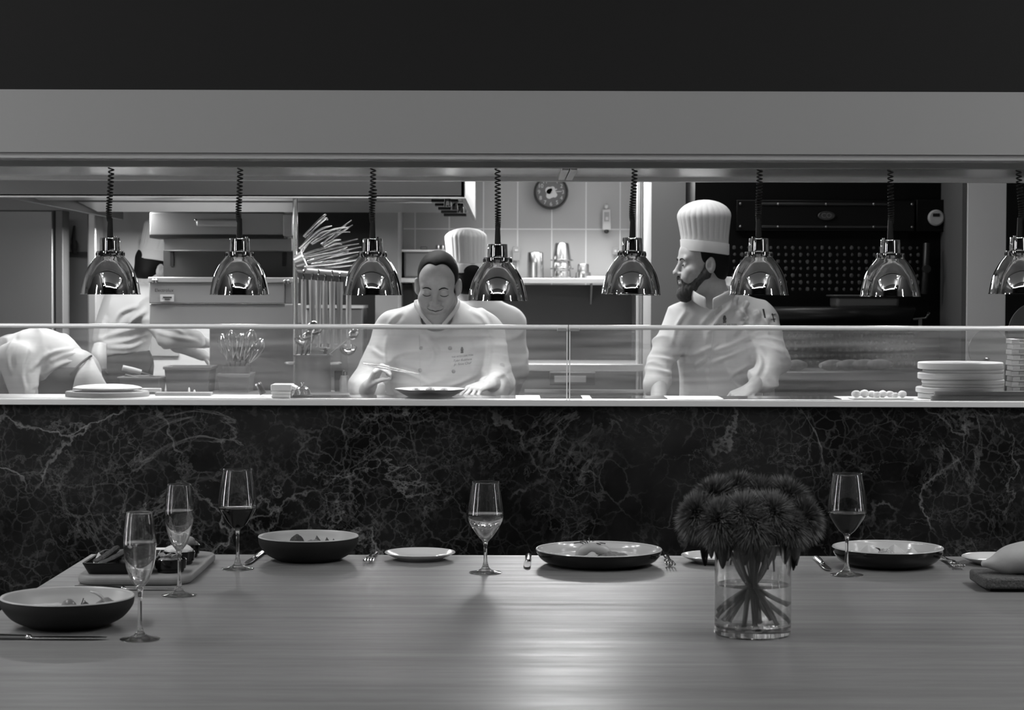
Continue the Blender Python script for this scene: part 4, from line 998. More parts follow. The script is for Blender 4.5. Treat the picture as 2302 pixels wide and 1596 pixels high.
# ------------------------------------------------------------------ stemware
def glass_prof(base_r, bowl, stem_r, zb, flare):
    """bowl: (r,z) outer points from stem joint to rim"""
    foot = [(base_r - 0.0005, 0.0), (base_r, 0.001), (base_r - 0.001, 0.0024), (base_r * 0.6, 0.0055), (base_r * 0.30, 0.011), (stem_r * 1.7, 0.020), (stem_r * 1.15, 0.032), (stem_r, 0.05)]
    up = [(stem_r * 0.97, zb * 0.7), (stem_r * 1.05, zb - flare)]
    pts = spline([(r, 0, z) for r, z in foot + up + bowl], 5)
    outer = [(p.x, p.z) for p in pts]
    return outer
def stem_glass(base_r, bowl, stem_r, zb, zi, zl, flare, mliq, lname, lab, cat, group):
    outer = glass_prof(base_r, bowl, stem_r, zb, flare)
    th = 0.0011
    inn = [(max(r - th, 0.0004), z) for r, z in outer if z > zi + 0.0005 and r > th * 2]
    prof = [(0, 0.0012), (base_r * 0.5, 0.0008)] + outer + [(outer[-1][0] - th / 2, outer[-1][1] + 0.0006)] + list(reversed(inn)) + [(inn[0][0] * 0.6, zi + 0.0002), (0, zi)]
    t = thing('wine_glass' if cat == 'wine glass' else 'champagne_flute', lab, cat, (0, 0, 0), group)
    obj('glass', MB().lathe(prof, 64), M_GLASS, t, angle=50)
    e = 0.0004
    def rin(z):
        for (r0, z0), (r1, z1) in zip(inn, inn[1:]):
            if z0 <= z <= z1: return r0 + (r1 - r0) * (z - z0) / max(z1 - z0, 1e-6)
        return inn[-1][0]
    lq = [(0, zi - e)] + [(inn[0][0] * 0.6 + e, zi)] + [(r + e, z) for r, z in inn if z < zl] + [(rin(zl) + e, zl), (rin(zl) - 0.002, zl - 0.0006), (0, zl - 0.0006)]
    obj(lname, MB().lathe(lq, 64), mliq, t, angle=40)
    return t
flute = stem_glass(0.040, [(0.0075, 0.105), (0.0165, 0.118), (0.0245, 0.138), (0.0300, 0.160), (0.0326, 0.186), (0.0322, 0.205), (0.0295, 0.235), (0.0263, 0.258)], 0.0040, 0.10, 0.112, 0.198, 0.012, M_WHITEWINE, 'wine', 'x', 'champagne flute', 'flutes of pale wine')
p = spot(317, 1440); flute.location = p; flute['label'] = 'nearest champagne flute of pale wine, standing right of the matte black bowl'
p = spot(405, 1341); dup(flute, p, 0.5, 'champagne flute of pale wine beside the black ramekins and wooden board')
redg = stem_glass(0.041, [(0.009, 0.102), (0.020, 0.112), (0.034, 0.131), (0.0460, 0.150), (0.0488, 0.160), (0.0480, 0.176), (0.0435, 0.212), (0.0366, 0.254)], 0.0043, 0.098, 0.107, 0.157, 0.01, M_REDWINE, 'wine', 'x', 'wine glass', 'glasses of red wine')
p = spot(536, 1281); redg.location = p; redg['label'] = 'tall glass of dark red wine left of the far matte black bowl'
p = spot(1905, 1291); dup(redg, p, 0.4, 'tall glass of dark red wine in front of the glossy bowl at the right')
whiteg = stem_glass(0.0405, [(0.0075, 0.080), (0.017, 0.090), (0.030, 0.108), (0.0415, 0.128), (0.0448, 0.143), (0.0438, 0.160), (0.0395, 0.192), (0.0338, 0.229)], 0.0043, 0.076, 0.086, 0.149, 0.008, M_WHITEWINE, 'wine', 'x', 'wine glass', None)
p = spot(1093, 1288); whiteg.location = p; whiteg['label'] = 'glass of white wine in the middle of the table, right of the small white plate'

# ------------------------------------------------------------------ bowls and plates
def bowl(label, cat, px, py, R, h, rb, depth, mo, mi, wall=0.006, name='bowl', ry=1.0, rot=0):
    c = spot(px, py)
    t = thing(name, label, cat, c)
    out = spline([(rb - 0.006, 0, 0), (rb, 0, 0.003), (rb + (R - rb) * 0.55, 0, h * 0.28), (R * 0.975, 0, h * 0.66), (R, 0, h * 0.97)], 6)
    ou = [(0, 0.002)] + [(q.x, q.z) for q in out] + [(R - wall * 0.35, h)]
    inn = spline([(R - wall * 0.35, 0, h), (R - wall, 0, h - 0.003), (R * 0.955 - wall, 0, h * 0.66), (rb + (R - rb) * 0.5 - wall * 0.3, 0, h * 0.30), (rb * 0.85, 0, h - depth + 0.002), (rb * 0.4, 0, h - depth)], 6)
    ii = [(q.x, q.z) for q in inn] + [(0, h - depth)]
    obj('outer_shell', MB().lathe(ou, 72, c, sy=ry), mo, t, angle=50)
    obj('inner_glaze', MB().lathe(ii, 72, c, sy=ry), mi, t, angle=50)
    obj('rim', MB().lathe([(R - wall, h - 0.002), (R - wall * 0.6, h + 0.0008), (R - wall * 0.2, h + 0.0008), (R + 0.0003, h - 0.0015), (R - wall * 0.5, h - 0.003), (R - wall, h - 0.002)], 72, c, sy=ry), mi, t)
    return c, c + Vector((0, 0, h - depth))
bA, fA = bowl('nearest matte black bowl with pale inside, at the left front of the table', 'bowl', 154, 1408, 0.139, 0.062, 0.088, 0.052, M_MATTEBLACK, M_GLAZE)
bB, fB = bowl('far matte black bowl with pale inside, between red wine and small white plate', 'bowl', 695, 1259, 0.1315, 0.063, 0.086, 0.052, M_MATTEBLACK, M_GLAZE)
bC, fC = bowl('wide glossy black dish with white inside in the middle of the table', 'dish', 1348, 1268, 0.1635, 0.041, 0.125, 0.034, M_GLOSSBLACK, M_GLAZEG, name='serving_dish')
bD, fD = bowl('glossy black bowl with white inside behind the right hand red wine', 'bowl', 1997, 1269, 0.1425, 0.049, 0.100, 0.041, M_GLOSSBLACK, M_GLAZEG)
def side_plate(px, py, lab):
    c = spot(px, py); t = thing('side_plate', lab, 'plate', c, 'small white side plates')
    R = 0.0935
    obj('plate', MB().lathe([(0, 0.002), (0.046, 0.002), (0.050, 0.0), (0.056, 0.0), (0.058, 0.003), (0.075, 0.008), (R - 0.002, 0.0165), (R, 0.018), (R - 0.001, 0.0195), (R - 0.006, 0.0188), (0.072, 0.0115), (0.060, 0.0075), (0.055, 0.006), (0, 0.006)], 72, c), M_PORCELAIN, t, angle=50)
    return c
side_plate(946, 1257, 'small white side plate left of the white wine glass')
side_plate(1613, 1262, 'small white side plate half hidden behind the flower vase')
side_plate(2245, 1264, 'small white side plate behind the bread roll at the right')

# food pieces
M_TOM = mat('tomato_skin', 0.16, 0.25, sub=0.1); M_LEAF = mat('dark_leaf', 0.05, 0.5); M_PALE = mat('pale_food', 0.42, 0.5, sub=0.1); M_MIDF = mat('mid_grey_food', 0.2, 0.5, vary=((120, 120, 120), 0.12))
M_DARKF = mat('dark_roasted_food', 0.012, 0.6, bump=((160, 160, 160), 0.9, 0.004), vary=((90, 90, 90), 0.045))
def food(name, mb, m, lab, cat, group=None, **k): return one(name, mb, m, lab, cat, group, **k)
def leaf_mb(c, L, W, rz, tilt, curl=0.3):
    rows = []
    for i in range(9):
        u = i / 8; w_ = W * math.sin(PI * min(1, u * 0.92 + 0.08)) ** 0.8
        rows.append([Vector((L * (u - 0.5), v * w_, curl * L * (u * (1 - u)) + abs(v) * w_ * 0.35)) for v in (-1, -0.5, 0, 0.5, 1)])
    mb = MB().grid(rows)
    top = [q + Vector((0, 0, 0.0008)) for q in mb.v]; n = len(mb.v); fs = list(mb.f)
    mb.xf(Matrix.Translation(Vector(c)) @ Matrix.Rotation(rz, 4, 'Z') @ Matrix.Rotation(tilt, 4, 'Y')); return mb
zA = fA.z
def seat(px, pytop, Y, zf):
    """centre and half height of a piece whose top shows at the pixel and whose foot stands on height zf"""
    c = at(px, pytop, Y); h = (c.z - zf) / 2 + 0.001; c.z = zf + h - 0.001; return c, h
def piece(name, px, pytop, Y, zf, rx, ry, m, lab, cat, jit=0.1, seed=1, rot=None, group=None, n=24):
    c, h = seat(px, pytop, Y, zf); food(name, MB().blob(c, (rx, ry, h), n, max(10, n // 2 + 2), jit, rot=rot, seed=seed), m, lab, cat, group)
YA, YBo, YC_, YD = bA.y, bB.y, bC.y, bD.y
piece('sauce', 112, 1361, YA + 0.06, zA, 0.05, 0.04, M_PALE, 'pale pool of cream sauce in the nearest black bowl', 'sauce', 0.2, 2)
piece('tomato_half', 157, 1350, YA + 0.02, zA, 0.0175, 0.013, M_TOM, 'halved cherry tomato standing in the middle of the nearest black bowl', 'tomato', 0.02)
piece('beet_piece', 112, 1364, YA + 0.0, zA, 0.012, 0.012, M_MIDF, 'small dark beet piece before the cream sauce in the nearest black bowl', 'beet', 0.15, 5)
yq = YA + 0.02
food('sprig', MB().tube(spline([at(178, 1376, yq), at(186, 1358, yq), at(190, 1347, yq)], 4), 0.0012, 5).tube(spline([at(184, 1372, yq), at(194, 1360, yq), at(192, 1352, yq)], 4), 0.001, 5).blob(at(194, 1374, yq), (0.014, 0.012, 0.016), 14, 8, 0.25, seed=3), M_LEAF, 'thin green sprig beside the tomato in the nearest black bowl', 'sprig')
piece('beet_wedge', 240, 1347, YA + 0.03, zA, 0.024, 0.02, mat('beet_flesh', 0.17, 0.4, sub=0.1), 'soft grey wedge under the cheese curl in the nearest black bowl', 'beet', 0.15, 8, n=20)
food('cheese_curl', leaf_mb(at(222, 1349, YA + 0.015), 0.045, 0.012, 0.2, 0.75, 0.5), M_PALE, 'pale cheese curl standing at the right inside the nearest black bowl', 'cheese', solid=0.002)
zB = fB.z
piece('roasted_beet', 669, 1206, YBo + 0.015, zB, 0.0225, 0.022, M_DARKF, 'round dark roasted piece at the left in the far matte black bowl', 'beet', 0.14, 4, n=32)
for i, (px, py, lab) in enumerate(((715, 1216, 'tallest pointed dark leaf standing in the far matte black bowl'), (737, 1218, 'second pointed dark leaf standing in the far matte black bowl'), (752, 1219, 'rightmost pointed dark leaf standing in the far matte black bowl'))):
    c = at(px, py, YBo + 0.02 + 0.006 * i); s = (0.03, 0.025, 0.02)[i]; lo = zB - c.z
    q = [Vector((-s * 0.3, 0, lo)), Vector((s * 0.4, 0, lo)), Vector((s * 0.5, 0, -s * 0.3)), Vector((-s * 0.05, 0, s * 0.45)), Vector((-s * 0.4, 0, -s * 0.3))]
    food('leaf', MB().add([a_ + c for a_ in q], [(0, 1, 2, 3, 4)]), M_LEAF, lab, 'leaf', 'pointed leaves in the far black bowl', solid=0.003)
piece('grain_heap', 706, 1216, YBo + 0.01, zB, 0.022, 0.018, M_MIDF, 'small heap of grains between dark roasted piece and leaves in the far bowl', 'grain', 0.22, 6)
zC_ = fC.z
P = spline([at(1302, 1253, YC_), at(1311, 1238, YC_), at(1335, 1231, YC_), at(1362, 1239, YC_), at(1370, 1252, YC_)], 5)
food('prawn', MB().tube(P, [0.010 + 0.006 * math.sin(PI * k / (len(P) - 1)) for k in range(len(P))], 14), mat('prawn_meat', 0.40, 0.35, sub=0.1, bump=((60, 200, 60), 0.3, 0.002)), 'curled pale prawn in the middle of the wide glossy dish', 'prawn')
piece('scallop', 1333, 1241, YC_ - 0.03, zC_, 0.014, 0.014, M_PALE, 'round pale scallop in front of the curled prawn in the wide dish', 'scallop', 0.05)
piece('grain_bed', 1378, 1240, YC_ - 0.005, zC_, 0.036, 0.026, mat('grain_bed', 0.22, 0.6, bump=((300, 300, 300), 1.0, 0.003), vary=((140, 140, 140), 0.12)), 'bed of grains right of the curled prawn in the wide dish', 'grain', 0.2, 9, n=32)
hb_ = MB(); c = at(1328, 1225, YC_ + 0.002)
for k in range(7):
    a_ = k * 0.9; e = c + Vector((0.035 * math.cos(a_) - (0.01 if k % 2 else -0.005), 0.02 * math.sin(a_), 0.004 + 0.006 * (k % 3)))
    hb_.tube(spline([c + Vector((0, 0, -0.012)), c.lerp(e, 0.5) + Vector((0, 0, 0.003)), e], 4), 0.0013, 5)
lf = leaf_mb(c + Vector((0.018, 0, 0.0)), 0.032, 0.007, 0.1, -0.1); hb_.add(lf.v, lf.f)
food('herb_garnish', hb_, M_LEAF, 'spiky dark herb garnish on top of the curled prawn', 'herb')
zD = fD.z
for i, (px, py, Yq, s, lab) in enumerate(((1952, 1223, YD + 0.02, 0.034, 'leftmost pleated dumpling in the right hand glossy bowl'), (2012, 1221, YD + 0.045, 0.036, 'middle pleated dumpling in the right hand glossy bowl'), (2052, 1229, YD + 0.01, 0.028, 'rightmost pleated dumpling in the right hand glossy bowl'))):
    tp = at(px, py, Yq); H_ = tp.z - zD; c = Vector((tp.x, tp.y, zD)); rows = []
    for u in np.linspace(0, 1, 10):
        r_ = s * (1 - u) ** 0.75 + 0.0008; z_ = H_ * u
        rows.append([c + Vector((r_ * (1 + 0.12 * math.cos(4 * a_ + i)) * math.cos(a_), r_ * (1 + 0.12 * math.cos(4 * a_ + i)) * math.sin(a_), z_)) for a_ in np.linspace(0, 2 * PI, 32, endpoint=False)])
    food('dumpling', MB().grid(rows, True).add(rows[0], [tuple(range(31, -1, -1))]).add(rows[-1], [tuple(range(32))]), M_PALE, lab, 'dumpling', 'dumplings in the right hand bowl')
piece('cheese_heap', 1992, 1232, YD - 0.015, zD, 0.022, 0.019, mat('speckled_cheese', 0.5, 0.7, vary=((260, 260, 260), 0.15)), 'speckled grated cheese heap between the dumplings', 'cheese', 0.18, 12)
food('leaf', leaf_mb(at(1975, 1233, YD - 0.02), 0.016, 0.006, 0.5, 0.6), M_LEAF, 'small dark leaf beside the grated cheese heap in the right hand bowl', 'leaf', solid=0.001)

# ------------------------------------------------------------------ cutlery
def knife_proto():
    t = thing('table_knife', 'x', 'knife', (0, 0, 0), 'table knives')      # lies along -y (blade tip) .. +y (handle)
    L = 0.235
    hp = spline([(0, L, 0.006), (0, L * 0.75, 0.006), (0, L * 0.52, 0.005)], 4)
    obj('handle', MB().tube(hp, [0.0085, 0.0088, 0.0088, 0.0085, 0.008, 0.0076, 0.007, 0.0065, 0.006][:len(hp)], 10, flat=0.6), M_CUTLERY, t)
    b = [(-0.0065, 0.122), (-0.0095, 0.105), (-0.0100, 0.05), (-0.0085, 0.02), (-0.003, 0.002), (0.003, 0.0), (0.0075, 0.012), (0.0085, 0.04), (0.0075, 0.10), (0.0055, 0.122)]
    obj('blade', MB().prism(b, 0.0035, 0.0052), M_CUTLERY, t, bevel=0.0006)
    obj('bolster', MB().blob((0, 0.122, 0.005), (0.0068, 0.006, 0.005), 12, 8), M_CUTLERY, t)
    return t
kn = knife_proto()
def place_knife(tip, end, lab, first=False, sc=1.0, turn=0.0):
    a_, b_ = spot(*tip), spot(*end); d_ = b_ - a_; rz = math.atan2(d_.y, d_.x) - PI / 2
    o_ = kn if first else dup(kn, a_)
    o_.location = a_; o_.rotation_euler = (0, 0, rz); o_['label'] = lab
place_knife((555, 1273), (596, 1243.5), 'table knife left of the far matte black bowl', True)
place_knife((1187, 1279), (1190, 1250), 'table knife left of the wide glossy dish')
place_knife((1866, 1283), (1833, 1252), 'table knife left of the right hand red wine glass')
def flat_knife(px_tip, py, lab):
    a_ = spot(px_tip, py); o_ = dup(kn, a_, PI / 2, lab); o_.location = a_ + Vector((0, 0, 0)); o_.rotation_euler = (0, 0, PI / 2 + 0.0)
    return o_
# laid left to right, blade to the right, one turned up on its edge like in the photo
flat_knife(243, 1441, 'nearest table knife lying in front of the matte black bowl').scale = (1.15, 1.3, 1.15)
flat_knife(395, 1329, 'table knife lying between the wooden board and the nearest bowl')
def fork_proto():
    t = thing('table_fork', 'x', 'fork', (0, 0, 0), 'table forks')
    obj('handle', MB().tube(spline([(0, 0.20, 0.006), (0, 0.15, 0.007), (0, 0.10, 0.012), (0, 0.075, 0.014)], 4), [0.008, 0.008, 0.0078, 0.0075, 0.0072, 0.0068, 0.0062, 0.0056, 0.005, 0.0045, 0.004, 0.004, 0.0045], 10, flat=0.5), M_CUTLERY, t)
    rows = []
    for (y, w_, z) in ((0.078, 0.004, 0.0135), (0.070, 0.008, 0.012), (0.062, 0.0118, 0.010), (0.052, 0.0125, 0.008)):
        rows.append([Vector((v * w_, y, z - 0.002 * (1 - v * v))) for v in (-1, -0.5, 0, 0.5, 1)])
    obj('neck', MB().grid(rows), M_CUTLERY, t, solid=0.0018)
    for k in range(4):
        x = -0.0108 + 0.0072 * k
        obj('tine', MB().tube(spline([(x, 0.054, 0.0085), (x, 0.03, 0.006), (x, 0.012, 0.008), (x, 0.0, 0.013)], 4), [0.0021] * 12 + [0.0012], 6), M_CUTLERY, t)
    return t
fk = fork_proto()
for i, (tip, end, lab) in enumerate((((828, 1270), (846, 1246), 'table fork left of the small white plate, behind the far black bowl'),
                                     ((1510, 1277), (1497, 1250), 'table fork right of the wide glossy dish'),
                                     ((2161, 1279), (2118, 1254), 'table fork right of the right hand glossy bowl'))):
    a_, b_ = spot(*tip), spot(*end); d_ = b_ - a_
    o_ = fk if i == 0 else dup(fk, a_)
    o_.location = a_; o_.rotation_euler = (0, 0, math.atan2(d_.y, d_.x) - PI / 2); o_['label'] = lab

# ------------------------------------------------------------------ wooden board with dish and ramekins (left)
bx0, bx1, by0, by1 = -1.045, -0.770, 4.865, 5.36
def rrect(x0, x1, y0, y1, r, n=6):
    o_ = []
    for (cx, cy, a0) in ((x1 - r, y1 - r, 0), (x0 + r, y1 - r, PI / 2), (x0 + r, y0 + r, PI), (x1 - r, y0 + r, 1.5 * PI)):
        o_ += [(cx + r * math.cos(a0 + PI / 2 * k / n), cy + r * math.sin(a0 + PI / 2 * k / n)) for k in range(n + 1)]
    return o_
one('serving_board', MB().prism(rrect(bx0, bx1, by0, by1, 0.06, 8), ZT, ZT + 0.023), mat('serving_board_wood', 0.17, 0.5, vary=((14, 3, 3), 0.24), bump=((50, 8, 8), 0.25, 0.002)), 'thick rounded wooden serving board at the left, under black dish and ramekins', 'board', bevel=0.009, seg=4)
zbd = ZT + 0.0232
bd_t = thing('baking_dish', 'small rectangular black baking dish with dark roasted meat on the serving board', 'dish', (-0.945, 5.0, zbd))
rows = []
for (ins, z_) in ((0.012, 0.0), (0.0, 0.026), (0.0, 0.028), (0.006, 0.028), (0.016, 0.006)):
    rows.append([Vector((x, y, zbd + z_)) for x, y in rrect(-1.030 + ins, -0.868 - ins, 4.888 + ins, 5.15 - ins, 0.012)])
obj('walls', MB().grid(rows, True).add(rows[0], [tuple(range(len(rows[0]) - 1, -1, -1))]).add(rows[-1], [tuple(range(len(rows[-1])))]), M_GLOSSBLACK, bd_t, angle=35)
food('parchment', MB().quad(Vector((-1.012, 4.905, zbd + 0.014)), Vector((-0.97, 4.905, zbd + 0.012)), Vector((-0.995, 4.99, zbd + 0.022)), Vector((-1.012, 5.0, zbd + 0.040))), mat('parchment_paper', 0.5, 0.8), 'scrap of pale parchment under the roasted meat in the black baking dish', 'paper', solid=0.001)
P = [at(212, 1268, 4.95), at(238, 1254, 4.96), at(268, 1231, 4.98)]
food('roasted_rib', MB().tube(spline(P, 4), [0.009, 0.015, 0.013, 0.016, 0.014, 0.016, 0.012, 0.013, 0.007], 12, flat=0.55), M_DARKF, 'upper dark roasted rib leaning in the black baking dish', 'meat', 'roasted ribs')
P = [at(222, 1272, 4.93), at(256, 1258, 4.94), at(300, 1234, 4.96)]
food('roasted_rib', MB().tube(spline(P, 4), [0.009, 0.014, 0.015, 0.013, 0.016, 0.014, 0.015, 0.011, 0.008], 12, flat=0.5), mat('rib_meat', 0.035, 0.6, bump=((160, 160, 160), 0.8, 0.003), vary=((60, 60, 60), 0.02)), 'lower dark roasted rib leaning in the black baking dish', 'meat', 'roasted ribs')
food('roast_joint', MB().blob((-0.925, 5.0, zbd + 0.026), (0.045, 0.07, 0.024), 28, 16, 0.14, seed=15), mat('roast_crust', 0.07, 0.7, bump=((400, 400, 400), 1.0, 0.003), vary=((200, 200, 200), 0.14)), 'crusty roast lump behind the nearest flute in the black baking dish', 'meat')
M_RAM = M_GLOSSBLACK
RK = [((-0.826, 4.945), 'nearest black ramekin with shaved garnish, on the serving board behind the flute'), ((-0.828, 5.09), 'middle black ramekin heaped with white cream on the serving board'), ((-0.836, 5.225), 'farthest black ramekin filled with small potatoes on the serving board')]
ram = None
for i, ((x, y), lab) in enumerate(RK):
    if ram is None:
        ram = thing('ramekin', lab, 'ramekin', (0, 0, 0), 'black ramekins')
        obj('cup', MB().lathe([(0, 0), (0.030, 0), (0.032, 0.002), (0.033, 0.008), (0.0365, 0.010), (0.0385, 0.028), (0.0385, 0.0315), (0.037, 0.033), (0.035, 0.032), (0.034, 0.02), (0.031, 0.008), (0, 0.006)], 48), M_RAM, ram, angle=40)
        o_ = ram
    else: o_ = dup(ram, (x, y, zbd))
    o_.location = (x, y, zbd); o_['label'] = lab
R0 = Vector((-0.826, 4.945, zbd))
food('shaved_garnish', MB().blob(R0 + Vector((0, 0, 0.026)), (0.033, 0.033, 0.012), 30, 12, 0.2, seed=21), M_MIDF, 'grey shavings heaped in the nearest ramekin', 'garnish')
hb_ = MB()
for k in range(9):
    a_ = k * 0.7; r_ = 0.012 + 0.016 * ((k * 37) % 10) / 10
    c = R0 + Vector((r_ * math.cos(a_), r_ * math.sin(a_), 0.037 + 0.002 * (k % 3)))
    l2 = leaf_mb(c, 0.024, 0.006, a_ * 1.7, 0.3, 0.4); hb_.add(l2.v, l2.f)
food('herb_shavings', hb_, mat('shaved_veg', 0.26, 0.5), 'curled pale shavings on top of the nearest ramekin', 'garnish', solid=0.0008)
food('whipped_cream', MB().blob(Vector((-0.828, 5.09, zbd + 0.032)), (0.033, 0.033, 0.018), 30, 14, 0.16, seed=22), mat('cream', 0.62, 0.6, sub=0.1), 'white cream heaped in the middle ramekin', 'cream')
for i, (dx, dy, dz, r_, lab) in enumerate(((-0.014, -0.012, 0.034, 0.016, 'front left small potato in the farthest ramekin'), (0.012, -0.006, 0.040, 0.016, 'topmost small potato in the farthest ramekin'), (0.004, 0.016, 0.036, 0.015, 'rear small potato in the farthest ramekin'), (0.022, 0.010, 0.031, 0.012, 'right hand small potato in the farthest ramekin'))):
    food('potato', MB().blob(Vector((-0.836 + dx, 5.225 + dy, zbd + dz)), (r_, r_ * 0.9, r_ * 0.85), 18, 12, 0.05, seed=i), mat('potato_skin', 0.30, 0.5), lab, 'potato', 'potatoes in the ramekin')
one('folded_napkin', MB().box((-0.905, 5.255, zbd + 0.006), (0.10, 0.14, 0.012), rot=(0, 0, 0.1)), mat('white_napkin', 0.82, 0.8), 'white folded napkin on the serving board behind the nearest flute', 'napkin', bevel=0.003)

# ------------------------------------------------------------------ bread on stone slab (right)
s0 = spot(2214, 1329)
zs2 = ZT + 0.008
slab = thing('stone_slab', 'rough dark stone slab under the bread roll at the right edge', 'slab', (s0.x + 0.15, s0.y + 0.09, ZT))
obj('stone', MB().prism(rrect(s0.x, s0.x + 0.32, s0.y, s0.y + 0.17, 0.018, 5), zs2, ZT + 0.034), mat('rough_stone', 0.045, 0.85, bump=((260, 260, 260), 1.0, 0.004), vary=((180, 180, 180), 0.12)), slab, bevel=0.006, seg=3)
obj('foot', MB().box((s0.x + 0.16, s0.y + 0.085, ZT + 0.004), (0.28, 0.13, 0.008)), M_BLACK, slab)
sd = SDF((s0.x - 0.02, s0.y - 0.02, ZT + 0.02), (s0.x + 0.34, s0.y + 0.2, ZT + 0.16), 0.0025)
cB = Vector((s0.x + 0.155, s0.y + 0.085, ZT + 0.072))
sd.ell(cB, (0.105, 0.062, 0.042), k=0.02)
sd.cap(cB + Vector((-0.08, 0, -0.014)), cB + Vector((-0.136, -0.005, -0.014)), 0.024, 0.009, k=0.03)
sd.cap(cB + Vector((0.08, 0, -0.01)), cB + Vector((0.14, 0, -0.012)), 0.024, 0.009, k=0.03)
sd.cap(cB + Vector((-0.05, 0.0, 0.050)), cB + Vector((0.06, 0.01, 0.052)), 0.006, 0.006, k=0.01, op='s')
put_br = put_sdf('bread_roll', sd, mat('pale_bread_crust', 0.42, 0.55, vary=((14, 14, 14), 0.33), bump=((40, 40, 40), 0.4, 0.004)), None, 2, (cB.x, cB.y, ZT + 0.034))
tag(put_br, 'pale pointed bread roll on the dark stone slab at the right', 'bread')

# ------------------------------------------------------------------ vase of flowers
vc = spot(1694, 1424)
vs = thing('glass_vase', 'clear cylinder glass vase half full of water holding dark shaggy flowers', 'vase', vc)
VR, VH = 0.0787, 0.192
obj('glass', MB().lathe([(0, 0.0), (VR - 0.004, 0.0), (VR, 0.004), (VR, VH - 0.001), (VR - 0.0015, VH), (VR - 0.003, VH - 0.001), (VR - 0.003, 0.022), (VR - 0.008, 0.017), (0, 0.016)], 80, vc), M_GLASS, vs, angle=40)
wl_ = 0.104
obj('water', MB().lathe([(0, 0.0157), (VR - 0.0078, 0.0167), (VR - 0.0027, 0.0218), (VR - 0.0027, wl_), (VR - 0.006, wl_ - 0.001), (0, wl_ - 0.001)], 80, vc), M_WATER, vs, angle=40)
M_PETAL = mat('dark_shaggy_petal', 0.10, 0.55, vary=((70, 70, 70), 0.2)); M_STEM = mat('dark_green_stem', 0.05, 0.45); M_FLEAF = mat('dark_flower_leaf', 0.018, 0.5)
heads = [(1563, 1153, -0.01, .050), (1601, 1112, 0.03, .052), (1652, 1098, 0.06, .050), (1712, 1108, 0.05, .052), (1775, 1114, 0.03, .052), (1812, 1158, 0.0, .050),
         (1612, 1168, -0.05, .052), (1672, 1152, -0.055, .055), (1738, 1150, -0.05, .056), (1784, 1180, -0.04, .046), (1697, 1178, -0.08, .044)]
hn = ['leftmost flower of the vase bunch', 'upper left flower of the vase bunch', 'topmost left flower at the back of the vase bunch', 'topmost middle flower at the back of the vase bunch', 'upper right flower of the vase bunch', 'rightmost flower of the vase bunch',
      'lower left front flower of the vase bunch', 'front flower left of centre in the vase bunch', 'front flower right of centre in the vase bunch', 'lower right flower of the vase bunch', 'lowest middle front flower of the vase bunch']
rnd = random.Random(3)
